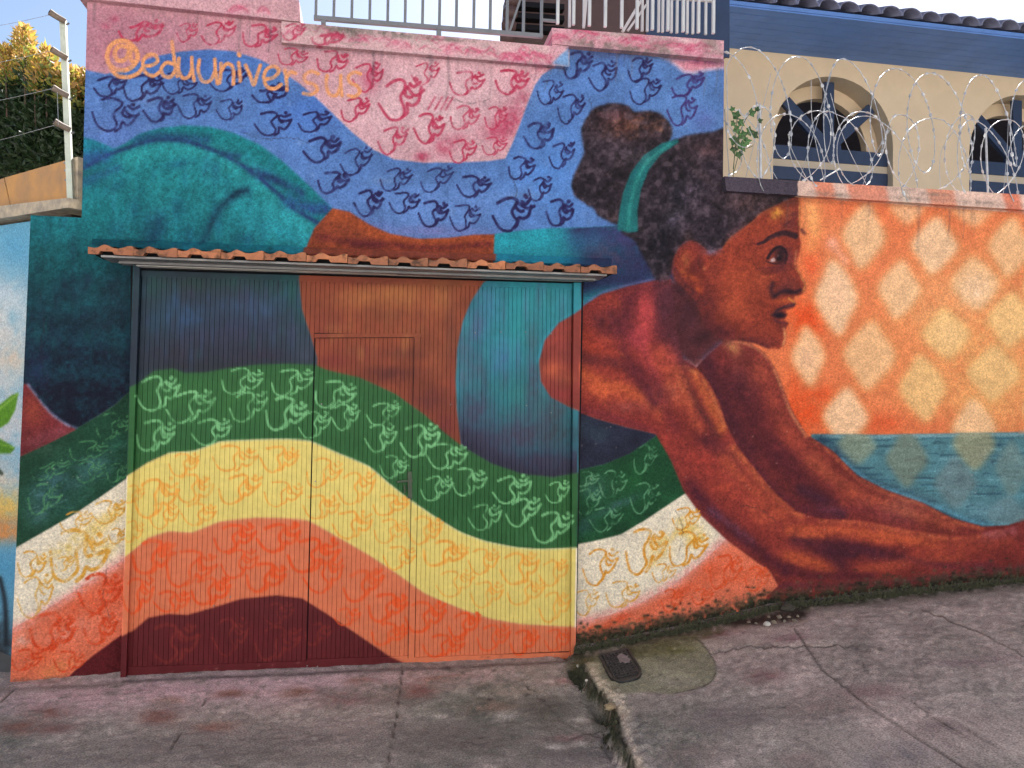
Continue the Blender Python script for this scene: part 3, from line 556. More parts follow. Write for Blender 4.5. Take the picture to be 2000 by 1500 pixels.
# ---- the head
HAIR = [(1332, 262), (1370, 251), (1400, 248), (1440, 247), (1440, 330), (1574, 346), (1578, 380), (1536, 394), (1504, 408), (1480, 430), (1442, 455), (1420, 482), (1400, 488), (1380, 474), (1352, 466), (1332, 490), (1322, 528), (1312, 545), (1290, 540), (1270, 500), (1252, 468), (1222, 440), (1232, 380), (1252, 330), (1280, 292)]
BUN = [(1146, 268), (1143, 245), (1152, 222), (1172, 200), (1202, 190), (1234, 195), (1250, 207), (1286, 206), (1310, 219), (1324, 240), (1321, 262), (1296, 282), (1262, 310), (1240, 350), (1228, 400), (1216, 432), (1196, 424), (1176, 414), (1166, 399), (1146, 388), (1126, 368), (1127, 336), (1148, 292)]
for P in (HAIR, BUN):
    hm = full(poly_mask(P, 1.6, True, wob=3)); put(poly_mask(P, 1.6, True, wob=3), (52, 42, 50), 1, None, .35, .2)
    for k in range(190):
        x = random.uniform(1120, 1580); y = random.uniform(190, 545)
        c = random.choice([(84, 66, 76), (36, 32, 42), (96, 72, 72), (70, 50, 48), (40, 34, 44), (104, 84, 96)])
        dab(x, y, random.uniform(6, 15), random.uniform(5, 13), c, .34, clip=hm, dry=1.3)
    if P is BUN:
        dab(1240, 235, 70, 30, (104, 62, 52), .6, clip=hm, dry=.8); dab(1200, 215, 40, 16, (96, 52, 54), .5, clip=hm, dry=.8); dab(1150, 360, 26, 40, (34, 28, 36), .8, clip=hm); dab(1185, 300, 26, 30, (56, 44, 54), .5, clip=hm)
        for k in range(40): dab(random.uniform(1210, 1310), random.uniform(205, 260), 6, 4, (128, 84, 66), .4, clip=hm, dry=1.4)
    else:
        dab(1400, 280, 50, 24, (98, 68, 70), .6, clip=hm, dry=.8); dab(1300, 470, 40, 60, (28, 24, 34), .9, clip=hm, dry=.5); dab(1340, 370, 26, 30, (34, 32, 44), .7, clip=hm); dab(1362, 365, 26, 30, (96, 80, 96), .6, clip=hm, dry=1); dab(1330, 420, 20, 22, (98, 90, 108), .5, clip=hm, dry=1.2)
        dab(1480, 390, 60, 30, (84, 60, 62), .7, clip=hm, dry=.8); dab(1400, 440, 50, 26, (60, 46, 58), .6, clip=hm); dab(1460, 440, 20, 20, (92, 64, 70), .5, clip=hm); dab(1395, 480, 14, 8, (116, 100, 122), .6, clip=hm)
BAND = [(1334, 262), (1304, 270), (1268, 294), (1242, 328), (1226, 370), (1218, 410), (1215, 442), (1236, 448), (1256, 446), (1255, 404), (1262, 362), (1278, 322), (1302, 292), (1338, 268)]
bm = full(poly_mask(BAND, 1)); fill(BAND, (30, 108, 110), 1, .97, tex=.18)
stroke([(1320, 272), (1276, 306), (1252, 350), (1240, 400), (1236, 440)], 4, (52, 150, 142), .6, .9, clip=bm, dry=.6); stroke([(1300, 276), (1262, 306), (1238, 350), (1226, 400)], 4, (24, 92, 98), .7, .9, clip=bm)
NECK = [(1296, 545), (1330, 540), (1390, 560), (1430, 640), (1450, 664), (1420, 670), (1396, 690), (1372, 714), (1346, 702), (1318, 664), (1298, 610)]
fill(NECK, (88, 42, 46), 7, tex=.2, wob=2)
FACE = [(1578, 372), (1579, 400), (1578, 425), (1576, 450), (1580, 468), (1577, 488), (1571, 506), (1572, 520), (1580, 533), (1588, 546), (1590, 559), (1582, 571), (1566, 576), (1566, 582), (1570, 590), (1564, 598), (1549, 604), (1553, 611), (1549, 619), (1547, 623), (1556, 629), (1550, 640), (1551, 655), (1548, 670), (1537, 680), (1512, 679),
        (1488, 668), (1452, 662), (1424, 660), (1392, 640), (1372, 585), (1330, 545), (1322, 528), (1326, 500), (1342, 475), (1362, 464), (1384, 476), (1402, 488), (1422, 480), (1444, 454), (1482, 428), (1506, 406), (1538, 390)]
fm = full(poly_mask(FACE, 1.2, wob=.6)); fmS = full(poly_mask(FACE, 6, wob=4)); edge = np.clip(fm * .55 + fmS * .45, 0, 1)
put((0, CH, 0, CW, np.where(np.arange(CW)[None, :] + CX0 > 1530, fm, fmS * (.35 + .65 * fm))), (142, 60, 40), 1, None, .14)
F = lambda *a, **k: stroke(*a, clip=fm, **k)
D = lambda *a, **k: dab(*a, clip=fm, **k)
# big planes: lit cheek, shaded jaw and temple, dark top of the forehead, furrowed brow
D(1465, 540, 62, 52, (172, 80, 48), .8); D(1450, 598, 46, 30, (176, 84, 50), .75); D(1498, 445, 50, 30, (158, 72, 44), .75); D(1440, 500, 40, 26, (158, 68, 44), .6); D(1500, 640, 46, 26, (146, 64, 44), .7)
D(1500, 396, 60, 14, (84, 48, 42), .85, ang=-14); D(1560, 386, 26, 12, (96, 56, 44), .7); D(1532, 410, 17, 16, (204, 146, 56), .95, dry=1.1); D(1556, 408, 14, 10, (170, 92, 48), .7)
D(1560, 432, 18, 30, (104, 50, 46), .75); D(1566, 412, 12, 8, (92, 46, 46), .6, ang=-30); D(1552, 430, 16, 4, (88, 42, 44), .55, ang=-30); D(1556, 420, 14, 3.5, (160, 84, 54), .6, ang=-25)
D(1392, 610, 30, 60, (92, 42, 44), .9); D(1418, 645, 44, 20, (90, 40, 44), .9); D(1470, 662, 50, 12, (104, 46, 42), .85); D(1520, 668, 26, 10, (120, 52, 42), .7); D(1380, 560, 18, 40, (108, 48, 44), .7); D(1408, 520, 16, 40, (130, 58, 42), .6)
D(1490, 470, 16, 12, (132, 56, 44), .5)
# brow and eye
F([(1494, 471), (1506, 467), (1520, 457), (1545, 449), (1569, 455)], 5.4, (58, 36, 40), .95, soft=.6, taper=(.45, 1.15)); F([(1517, 461), (1545, 453)], 1.8, (98, 58, 56), .6, soft=.7)
stroke([(1581, 443), (1586, 449)], 4.5, (92, 46, 46), .8, .8); D(1510, 481, 24, 5, (164, 76, 48), .6, ang=-16)
D(1540, 485, 16, 12, (58, 36, 40), .9, dry=.3); D(1538, 498, 14, 15, (50, 32, 36), .95, dry=.2); F([(1514, 499), (1522, 486), (1534, 477), (1546, 481), (1552, 494), (1548, 508)], 3.0, (42, 28, 34), .95, soft=.6)
fill([(1517, 505), (1521, 501), (1525, 497.5), (1528, 501), (1530, 505), (1524, 507)], (206, 186, 172), .9); D(1535, 500, 5, 6, (26, 22, 28), .95, dry=.1); D(1534, 494, 2, 2, (130, 112, 112), .8, dry=0)
F([(1511, 505), (1521, 509), (1534, 510), (1546, 504)], 1.7, (52, 30, 36), .85, soft=.7); D(1524, 522, 26, 9, (98, 44, 46), .75, ang=-4); D(1542, 515, 10, 12, (88, 42, 46), .7); F([(1492, 520), (1512, 519), (1534, 517)], 1.6, (84, 40, 42), .5, soft=.8); F([(1490, 531), (1510, 537), (1528, 534)], 3, (184, 94, 56), .6, soft=1); D(1500, 548, 18, 18, (178, 86, 52), .5)
D(1558, 500, 8, 26, (108, 52, 50), .65); F([(1571, 484), (1568, 506), (1570, 520)], 2.6, (176, 116, 74), .65, soft=.9, dry=.7)
# nose
D(1545, 535, 14, 20, (128, 58, 46), .6); D(1562, 545, 16, 13, (116, 56, 46), .7); D(1548, 560, 30, 14, (84, 44, 46), .7); F([(1524, 549), (1521, 562), (1526, 575)], 5.5, (66, 38, 44), .85, soft=.9); F([(1528, 575), (1540, 567), (1554, 564), (1568, 567), (1578, 563)], 4.6, (48, 32, 40), .9, soft=.7); D(1556, 567, 9, 4, (34, 24, 32), .8, dry=.2)
F([(1574, 522), (1581, 537), (1588, 551), (1584, 565)], 3, (188, 134, 70), .85, soft=.9, dry=.6); F([(1577, 378), (1578, 405), (1577, 432)], 3, (206, 150, 74), .85, soft=.9, dry=.6)
# mouth, chin
D(1548, 583, 18, 6, (190, 96, 48), .85); F([(1556, 579), (1568, 588)], 2.6, (220, 150, 66), .85, soft=.8); F([(1531, 604), (1543, 598), (1556, 594), (1567, 592)], 4.6, (64, 40, 48), .95, soft=.65, taper=(.7, 1.0)); F([(1548, 596), (1563, 592)], 1.6, (112, 66, 66), .6, soft=.7)
fill([(1519, 612), (1528, 606), (1541, 605), (1552, 611), (1547, 618), (1532, 619)], (44, 30, 40), 1.6, .95); D(1538, 613, 8, 4, (24, 20, 30), .85, dry=.1); F([(1528, 622), (1540, 628), (1555, 627)], 4, (100, 48, 50), .85, soft=.75); F([(1540, 622), (1552, 622)], 1.8, (186, 92, 60), .6, soft=.8); D(1545, 637, 12, 5, (98, 44, 44), .6)
F([(1546, 640), (1549, 656), (1545, 672)], 3.6, (212, 150, 92), .9, soft=.9, dry=.7); F([(1440, 662), (1480, 666), (1515, 676)], 5, (84, 40, 42), .6, soft=.9)
# ear
EAR = [(1328, 505), (1338, 478), (1360, 464), (1382, 474), (1394, 490), (1395, 512), (1390, 535), (1389, 560), (1384, 574), (1374, 566), (1356, 548), (1338, 530)]
em = full(poly_mask(EAR, 2.5, True)); fill(EAR, (138, 58, 42), 2.5, .9, True, tex=.18)
dab(1378, 505, 9, 16, (86, 40, 38), .85, clip=em); dab(1368, 518, 9, 12, (84, 36, 38), .8, clip=em); dab(1350, 505, 10, 20, (172, 104, 56), .7, clip=em, dry=1); dab(1345, 530, 10, 12, (176, 98, 44), .7, clip=em, dry=1); dab(1366, 538, 16, 5, (198, 98, 42), .85, ang=35, clip=em, dry=.8); dab(1374, 562, 9, 9, (206, 96, 44), .9, clip=em); dab(1388, 519, 4, 5, (210, 136, 80), .8, clip=em); dab(1372, 478, 14, 6, (118, 50, 44), .7, clip=em)
stroke([(1334, 490), (1346, 472), (1364, 466), (1384, 480)], 3, (112, 46, 42), .7, .9, clip=em); stroke([(1330, 520), (1345, 545), (1365, 565)], 5, (88, 42, 46), .6, .9)
dab(1340, 562, 16, 12, (56, 32, 42), .7, ang=35); dab(1345, 620, 34, 60, (80, 42, 50), .6, dry=1); dab(1385, 655, 30, 14, (64, 34, 40), .7, ang=-30); dab(1312, 590, 20, 40, (72, 38, 48), .6, dry=.8); dab(1360, 600, 16, 30, (70, 38, 50), .6, dry=1)
stroke([(1368, 710), (1395, 688), (1424, 666), (1446, 652)], 3, (120, 52, 50), .35, .9); dab(1400, 486, 16, 7, (122, 106, 126), .6, dry=1.2); dab(1440, 452, 14, 8, (92, 62, 66), .6, dry=1.2, ang=-40)

# ---- spray caught on the rough render: fine stipple, strongest on skin and hair
N_ST = fbm(5.0, 2, 31); N_ST2 = fbm(12, 2, 32)
skin_m = np.clip(aw + a2 + fm + waw + full(poly_mask(NECK, 2)), 0, 1) * wall_m
hair_m = np.clip(full(poly_mask(HAIR, 2, True)) + full(poly_mask(BUN, 2, True)), 0, 1) * (1 - fm)
arm_m = np.clip(aw + a2, 0, 1) * wall_m * (1 - fm)
CV[:] = np.clip(CV * (1 - arm_m[..., None]) + (np.array([.525, .222, .180], np.float32) + (CV - np.array([.47, .19, .155], np.float32)) * 1.08) * arm_m[..., None], .02, 1)
amp = .08 * wall_m + .07 * skin_m + .36 * hair_m * (1 - full(poly_mask(BAND, 1))) + .10 * leg_m * wall_m
CV *= (1 + amp * ((N_ST - .5) * 1.7 + (N_ST2 - .5) * 1.1))[..., None]
CV[..., 1] *= 1 - .07 * np.clip(arm_m + fm, 0, 1)
hot = np.clip((N_ST - .52) * 5, 0, 1) * skin_m * np.clip((CV[..., 0] - .48) * 4, 0, 1) * .12
CV[:] = CV * (1 - hot[..., None]) + np.array([200, 104, 52], np.float32) / 255 * hot[..., None]
hl = np.clip((N_ST2 - .58) * 5, 0, 1) * hair_m * (1 - full(poly_mask(BAND, 1))) * .35
CV[:] = np.clip(CV * (1 - hl[..., None]) + np.array([116, 96, 104], np.float32) / 255 * hl[..., None], 0, 1)

# ---- painted marks: the written syllable, many times
OM = [([(200, 242), (262, 236), (330, 192), (382, 160), (406, 184), (342, 232), (286, 290), (284, 338), (302, 378), (286, 424), (232, 442), (152, 434), (92, 390), (62, 306)], 'tail'),
      ([(290, 432), (330, 396), (360, 338), (388, 366), (442, 360), (502, 338), (552, 288), (590, 205)], None), ([(590, 207), (522, 242), (446, 236), (402, 212)], None),
      ([(396, 196), (370, 240), (384, 280), (422, 296)], None), ([(430, 174), (472, 196), (530, 196), (582, 168)], None), ([(488, 134), (494, 138)], 'dot')]
OM2 = [([(1095, 1094), (1135, 1080), (1176, 1078), (1200, 1094), (1188, 1122), (1160, 1152), (1162, 1184), (1172, 1212), (1156, 1244), (1118, 1262), (1072, 1238), (1044, 1166)], 'tail'),
       ([(1158, 1252), (1186, 1232), (1198, 1196), (1220, 1210), (1256, 1188), (1286, 1136)], None), ([(1286, 1138), (1254, 1152), (1226, 1142), (1208, 1112)], None), ([(1206, 1112), (1198, 1140), (1212, 1162), (1230, 1160)], None),
       ([(1226, 1104), (1248, 1120), (1282, 1098)], None), ([(1252, 1086), (1255, 1088)], 'dot')]
def om(x0, y0, x1, y1, col, w=0.045, al=.9, soft=.45, clip=None, dry=.25, faint=False):
    g = random.Random(int(x0 * 7 + y0 * 13)); sx = (x1 - x0); sy = (y1 - y0); rot = math.radians(g.uniform(-11, 9)); sh = g.uniform(-.12, .12); w *= g.uniform(.78, 1.22); al *= g.uniform(.85, 1.05); dry = dry + g.uniform(0, .5)
    wpx = max(w * (sx + sy) * .55, 1.6); cx, cy = (x0 + x1) / 2, (y0 + y1) / 2
    j = lambda: g.uniform(-.03, .03)
    jl = [(j(), j()) for _ in range(6)]
    sq = sx / sy < 1.85
    for i, (pts, kind) in enumerate(OM2 if sq else OM):
        q = []
        for (a, b) in pts:
            u, v = ((a - 1042) / 246, (b - 1076) / 188) if sq else ((a - 60) / 532, (b - 115) / 330)
            u += jl[i][0] + g.uniform(-.020, .020); v += jl[i][1] + g.uniform(-.022, .022)
            u += sh * (.5 - v); X = x0 + u * sx - cx; Y = y0 + v * sy - cy
            q.append((cx + X * math.cos(rot) - Y * math.sin(rot), cy + X * math.sin(rot) + Y * math.cos(rot)))
        stroke(q, wpx * (1.35 if kind == 'dot' else 1), col, al * (.9 if faint else 1), soft, clip, kind != 'dot', dry, (1.0, .8) if kind == 'tail' else None, 3)
def oms(ox, oy, boxes, col, k=700 / 2000, **kw):
    for (a, b, c, d) in boxes: om(ox + a * k, oy + c * k, ox + b * k, oy + d * k, col, **kw)
PUR, RED = (40, 34, 84), (184, 52, 84)
oms(0, 0, [(485, 680, 390, 500), (665, 880, 380, 525), (870, 1080, 370, 490), (1150, 1370, 350, 470), (1395, 1600, 430, 540), (485, 750, 520, 715), (770, 960, 510, 650), (970, 1165, 490, 630), (1190, 1345, 520, 640), (1405, 1620, 590, 730), (1650, 1845, 590, 705), (1690, 1900, 735, 875), (1765, 1945, 930, 1055)], PUR, w=.040)
oms(600, 0, [(1455, 1610, 250, 405), (1590, 1760, 310, 470), (1810, 1955, 285, 420), (1830, 2010, 400, 550), (1300, 1450, 415, 555), (1410, 1575, 490, 660), (1225, 1395, 655, 805), (1370, 1520, 770, 910), (1140, 1285, 850, 980), (1250, 1385, 965, 1095), (1040, 1285, 1075, 1265), (1355, 1510, 1095, 1245), (845, 1040, 955, 1080),
              (635, 825, 910, 1040), (410, 585, 915, 1045), (260, 430, 1040, 1185), (460, 635, 1050, 1175), (620, 800, 1105, 1255), (805, 985, 1120, 1270), (180, 370, 800, 945)], PUR, w=.040)
oms(1300, 0, [(55, 255, 380, 500), (40, 210, 505, 675)], (62, 40, 100), w=.037)
oms(0, 0, [(635, 880, 60, 190), (960, 1085, 85, 190), (1105, 1300, 80, 205), (1335, 1530, 95, 230), (1535, 1705, 230, 330), (1765, 1935, 245, 370)], RED, w=.038)
oms(600, 0, [(245, 435, 310, 470), (590, 750, 315, 435), (400, 660, 410, 640), (800, 1000, 360, 500), (1060, 1255, 355, 495), (180, 350, 515, 645), (600, 775, 605, 775), (810, 970, 560, 700), (1000, 1130, 560, 690), (390, 570, 680, 830), (795, 955, 750, 880), (985, 1130, 735, 840)], RED, w=.038)
for a in (0, 14, 26, 36): stroke([(838 + a, 202), (852 + a, 178)], 2.4, RED, .7, .7, dry=.5)
LG = (116, 176, 120)
oms(0, 450, [(760, 1005, 820, 1005), (935, 1200, 900, 1070), (1240, 1465, 770, 920), (1515, 1745, 775, 920), (1280, 1500, 900, 1060), (1470, 1705, 935, 1125), (1755, 1975, 840, 1000), (1660, 1850, 1015, 1160), (1850, 2010, 970, 1110), (755, 975, 1065, 1240), (1060, 1300, 1055, 1195)], LG, w=.030)
oms(650, 450, [(190, 380, 960, 1080), (175, 355, 1080, 1235), (370, 605, 1085, 1265), (530, 750, 1190, 1335), (260, 420, 1260, 1385), (490, 670, 1375, 1510), (665, 855, 1325, 1480), (890, 1110, 1375, 1520), (1185, 1330, 1400, 1520)], LG, w=.030)
oms(650, 975, [(760, 945, 30, 175), (960, 1160, 0, 145), (1110, 1335, 75, 245)], LG, w=.030)
oms(0, 450, [(500, 700, 1025, 1180), (340, 560, 1180, 1300), (130, 350, 1290, 1400), (380, 560, 1300, 1420), (560, 690, 1310, 1420), (110, 300, 1420, 1600)], (86, 146, 96), w=.026, al=.6, dry=1.2, clip=gw)
oms(1120, 830, [(600, 830, 190, 470), (60, 270, 450, 600), (290, 540, 440, 700), (570, 850, 550, 850), (60, 300, 610, 860), (190, 500, 780, 1010)], (104, 160, 118), k=.21, w=.026, al=.65, dry=1.0, clip=gw)
YO = (226, 156, 58)
oms(230, 840, [(470, 765, 215, 430), (890, 1295, 155, 395), (1325, 1685, 155, 395), (140, 560, 450, 815), (530, 885, 420, 685), (940, 1325, 415, 690), (1365, 1715, 475, 720), (280, 580, 680, 920), (590, 915, 690, 895), (60, 240, 510, 690), (50, 240, 850, 1050)], YO, k=.21, w=.034, al=.85)
oms(560, 840, [(175, 510, 270, 550), (480, 835, 400, 685), (155, 490, 610, 830), (800, 1130, 610, 800), (425, 795, 750, 1005), (810, 1120, 830, 1060), (1120, 1450, 810, 1070), (900, 1210, 1085, 1305), (1260, 1665, 1030, 1275), (1680, 1980, 1100, 1340), (1400, 1755, 1310, 1550)], YO, k=.21, w=.034, al=.85)
oms(650, 975, [(935, 1165, 300, 475), (1150, 1320, 340, 480), (765, 950, 460, 605), (970, 1180, 455, 590), (1150, 1325, 520, 680)], YO, w=.032, al=.8)
GO = (222, 150, 44)
oms(1120, 830, [(110, 470, 1180, 1530), (530, 910, 990, 1420), (960, 1240, 790, 1000), (940, 1295, 1010, 1350), (780, 1000, 1320, 1500)], GO, k=.21, w=.03, al=.9, dry=.5)
oms(650, 975, [(1360, 1515, 525, 670), (1540, 1745, 480, 635)], (220, 160, 66), w=.026, al=.8, dry=.5)
oms(0, 975, [(290, 480, 85, 200), (480, 690, 20, 150), (235, 560, 185, 490), (60, 220, 310, 465), (265, 380, 340, 420), (50, 265, 450, 680), (570, 680, 180, 270)], (218, 160, 60), w=.03, al=.85, dry=.6)
OO = (222, 82, 30)
oms(0, 975, [(735, 970, 235, 425), (925, 1195, 285, 495), (1185, 1425, 140, 290), (1430, 1690, 140, 295), (1230, 1445, 280, 435), (1370, 1590, 355, 525), (1605, 1895, 220, 410), (1700, 1930, 335, 520), (680, 865, 440, 630), (860, 1060, 515, 630), (1070, 1285, 440, 590), (1865, 2010, 610, 705)], OO, w=.041)
oms(650, 975, [(50, 285, 400, 565), (195, 410, 525, 680), (220, 410, 690, 820), (400, 635, 570, 740), (640, 825, 640, 770), (510, 730, 760, 885), (805, 990, 705, 845), (985, 1145, 735, 870), (1180, 1325, 730, 845)], OO, w=.041)
oms(0, 975, [(390, 660, 440, 660), (125, 385, 665, 880), (430, 625, 660, 840), (20, 190, 870, 990), (260, 440, 880, 1000)], (216, 74, 34), w=.045, al=.85, dry=.7)
oms(1300, 975, [(285, 460, 330, 530), (480, 620, 395, 535), (180, 300, 520, 610), (0, 135, 520, 650)], (222, 84, 40), w=.04, al=.8, dry=.7)
oms(1130, 1180, [(40, 150, 100, 190), (230, 340, 70, 160)], (220, 84, 42), k=.5, w=.04, al=.6, dry=1)
oms(0, 975, [(830, 1115, 700, 915), (1190, 1395, 665, 865), (1465, 1640, 580, 700), (1430, 1670, 715, 900), (1700, 1840, 690, 820)], (146, 54, 46), w=.03, al=.5, dry=.9)

# ---- the signature
TX = (226, 152, 100)
def tx(z, w=3.6, dry=.35): stroke([(a * .35, b * .35) for a, b in z], w, TX, .95, .5, None, True, dry)
for w in ((5.0),):
    tx([(720, 235), (690, 195), (640, 185), (590, 210), (565, 265), (580, 320), (625, 350), (690, 345), (735, 300), (735, 245), (712, 215)], 4.6); tx([(690, 225), (640, 215), (610, 250), (625, 295), (670, 290), (695, 235), (700, 290), (725, 310)], 4.4); tx([(585, 340), (620, 380), (680, 392), (740, 372), (765, 345)], 4.2)
    tx([(775, 330), (820, 325), (855, 300), (835, 265), (795, 270), (770, 310), (785, 365), (830, 385), (862, 365)]); tx([(935, 190), (945, 260), (955, 330), (965, 385)]); tx([(950, 320), (905, 310), (875, 345), (890, 385), (930, 390), (955, 350)])
    tx([(975, 285), (972, 345), (995, 395), (1030, 390), (1050, 345)]); tx([(1048, 280), (1052, 345), (1062, 412)]); tx([(1092, 295), (1085, 355), (1110, 415), (1155, 412), (1180, 360)]); tx([(1180, 290), (1184, 360), (1195, 430)])
    tx([(1215, 315), (1213, 375), (1208, 425)]); tx([(1213, 365), (1245, 318), (1278, 330), (1288, 380), (1285, 432)]); tx([(1316, 310), (1322, 365), (1325, 415)]); tx([(1316, 262), (1320, 268)], 4.2)
    tx([(1355, 325), (1380, 380), (1402, 438), (1420, 385), (1440, 325)]); tx([(1468, 405), (1515, 395), (1545, 360), (1520, 332), (1480, 345), (1460, 390), (1475, 445), (1520, 460), (1558, 435)]); tx([(1580, 355), (1588, 410), (1592, 468)]); tx([(1588, 400), (1610, 365), (1640, 372)])
    tx([(1770, 375), (1730, 360), (1692, 385), (1700, 420), (1745, 435), (1765, 465), (1730, 492), (1685, 485)]); tx([(1820, 385), (1815, 440), (1835, 492), (1875, 495), (1898, 440)]); tx([(1898, 385), (1898, 440), (1905, 500)])
    tx([(2010, 375), (1975, 365), (1942, 390), (1950, 425), (1990, 445), (2005, 480), (1975, 505), (1940, 498)])

# ---- caps of the wall (coping faces), soot and lichen
def cap(quad, col): fill(quad, col, 0, tex=.06, big=.05)
cap([(-420, -240), (600, -240), (600, 34), (546, 22), (343, 0), (-420, -80)], (198, 150, 156))
cap([(545, 18), (600, 30), (1094, 78), (1120, 84), (1120, 118), (545, 70)], (206, 164, 166)); cap([(1080, 20), (1440, 60), (1440, 108), (1116, 78), (1080, 120)], (202, 150, 158)); cap([(1426, 325), (1574, 340), (1574, 378), (1426, 366)], (78, 68, 80)); cap([(1574, 338), (2700, 410), (2700, 460), (1574, 378)], (212, 176, 160))
fill([(1084, 112), (1104, 92), (1118, 82), (1120, 118)], (110, 156, 204), 1.5, .9)
for k, (x, y, r) in enumerate([(650, 52, 24), (700, 62, 20), (780, 72, 24), (880, 82, 26), (930, 88, 18), (1000, 96, 26), (1060, 104, 22), (1040, 92, 16), (570, 46, 14), (460, 2, 20), (510, 4, 12), (1100, 60, 22), (1170, 58, 30), (1250, 66, 30), (1330, 78, 30), (1375, 82, 24), (1150, 48, 20), (960, 92, 14), (1020, 104, 14)]):
    dab(x, y, r, r * .45, (202, 82, 116), .55, ang=12 * (-1) ** k, dry=.8); stroke([(x - r, y + 4), (x - r * .3, y - 7), (x + r * .6, y - 2), (x + r, y + 7)], 2, (190, 62, 96), .55, .8)
    stroke([(x - r * .4, y + 8), (x + r * .2, y + 3), (x + r * .5, y + 9)], 1.6, (226, 192, 194), .5, .8)
gs = random.Random(9)
for k in range(120):
    x = gs.uniform(560, 1420)
    if 1080 < x < 1120: continue
    yc = (26 + (x - 546) * .094 + 19) if x < 1090 else (40 + (x - 1085) * .078 + 16); yc += gs.uniform(-14, 14); r = gs.uniform(8, 24)
    c = gs.choice([(196, 74, 108), (206, 96, 126), (222, 190, 188), (214, 172, 174), (176, 160, 152), (150, 140, 132)])
    stroke([(x - r, yc + gs.uniform(-3, 6)), (x - r * .3, yc - gs.uniform(2, 8)), (x + r * .4, yc + gs.uniform(-3, 3)), (x + r, yc + gs.uniform(-2, 8))], gs.uniform(1.4, 4.0), c, .55, .8, dry=.6)
oms(0, 0, [(1560, 1700, 90, 180), (1740, 1910, 130, 210)], RED, w=.05, al=.8)
for x, y, rx, ry, a in ((650, 40, 60, 8, .5), (760, 50, 60, 9, .55), (690, 46, 20, 18, .4), (1170, 72, 60, 10, .4), (1260, 84, 60, 8, .45), (1300, 74, 20, 16, .35), (1400, 70, 20, 24, .3), (880, 62, 80, 6, .4), (1310, 96, 50, 6, .3)):
    dab(x, y, rx, ry, (112, 104, 96), min(a * 1.5, .8), ang=5, dry=1.4)
for x0, x1, c in ((1600, 1640, (214, 128, 100)), (1665, 1745, (216, 132, 106)), (1770, 1790, (198, 176, 160)), (1825, 1880, (216, 140, 112)), (1975, 2010, (214, 120, 92)), (2080, 2160, (216, 132, 106))):
    y = 346 + (x0 - 1600) * .065; fill([(x0, y - 12), (x1, y - 8), (x1 + 12, y + 44), (x0 + 16, y + 40)], c, 3, .9, clip=full(poly_mask([(1574, 338), (2700, 410), (2700, 460), (1574, 378)], 0)))
for x, y, rx in ((1640, 372, 50), (1800, 380, 60), (1840, 372, 40), (1930, 388, 60), (1770, 362, 30)): dab(x, y, rx, 5, (120, 106, 98), .5, ang=4, dry=1.3)
# ---- weather on the wall: soot drips under the caps, splashed dirt and moss where the pavement meets the wall
stroke([(560, 76), (800, 96), (1110, 120)], 7, (120, 96, 112), .30, 1, dry=.8); stroke([(1120, 84), (1424, 110)], 7, (60, 66, 100), .35, 1, dry=.8); stroke([(1580, 384), (1800, 396), (2020, 410)], 6, (150, 84, 62), .35, 1, dry=.8)  # darker line drawn close under each cap
gw_ = random.Random(21)
for k in range(70):
    x = gw_.uniform(160, 2000)
    y0_ = (20 + (x - 546) * .1 if x < 546 else 72 + (x - 605) * .083 if x < 1116 else 80 + (x - 1120) * .085 if x < 1426 else 368 + (x - 1434) * .064) + 4
    l_ = gw_.uniform(14, 90); stroke([(x, y0_), (x + gw_.uniform(-2, 2), y0_ + l_ * .5), (x - .05 * l_, y0_ + l_)], gw_.uniform(1.2, 4), gw_.choice([(96, 84, 86), (120, 100, 100), (70, 66, 78)]), gw_.uniform(.12, .32), .9, clip=wall_m, dry=.8, taper=(1.2, .5))
for pl in ([(470, 250), (520, 262), (560, 258), (600, 270)], [(1000, 330), (1015, 360), (1008, 400)], [(1690, 930), (1720, 952), (1750, 948)], [(60, 560), (72, 620), (66, 690), (80, 740)], [(200, 1120), (190, 1170), (204, 1220)], [(1330, 1000), (1345, 1040), (1338, 1080)], [(880, 180), (930, 190), (960, 182)], [(1160, 180), (1172, 230)], [(1460, 990), (1500, 1000), (1530, 1024)]):
    q = spline(pl, False, 8); q = q + RNG_P.normal(0, 1.3, q.shape); stroke(q, .9, (52, 46, 50), .5, .9, clip=wall_m, smooth=False, dry=1)
for k in range(26):
    dab(gw_.uniform(20, 1990), gw_.uniform(150, 1150), gw_.uniform(20, 70), gw_.uniform(10, 40), gw_.choice([(150, 140, 136), (60, 56, 62), (190, 176, 166)]), .09, clip=wall_m, dry=1.4)
base = [(1128, 1275), (1180, 1262), (1300, 1238), (1400, 1215), (1520, 1185), (1700, 1165), (1850, 1150), (2010, 1134), (2300, 1100)]
stroke(base, 17, (50, 50, 38), .9, 1, clip=wall_m, dry=1.5); stroke([(a, b - 16) for a, b in base], 9, (92, 70, 58), .5, 1, clip=wall_m, dry=1.5)
for k in range(620):
    i = random.random() * 7; a = base[int(i)]; b = base[int(i) + 1]; t = i % 1
    x = a[0] + (b[0] - a[0]) * t; y = a[1] + (b[1] - a[1]) * t - abs(random.gauss(0, 17))
    dab(x, y, random.uniform(1.5, 6), random.uniform(1.5, 4), random.choice([(34, 36, 28), (64, 66, 44), (70, 58, 46), (96, 90, 66)]), .75, clip=wall_m, dry=.5)
stroke([(10, 1342), (110, 1336), (240, 1330)], 5, (110, 84, 76), .5, 1, clip=wall_m, dry=1.2)
for k in range(130):                                       # chips and specks of bare plaster
    x = random.uniform(30, 2000); y = random.uniform(830, 1180)
    if 250 < x < 1130: continue
    dab(x, y, random.uniform(.8, 1.8), random.uniform(.8, 1.8), (204, 180, 160), .6, clip=wall_m, dry=0)
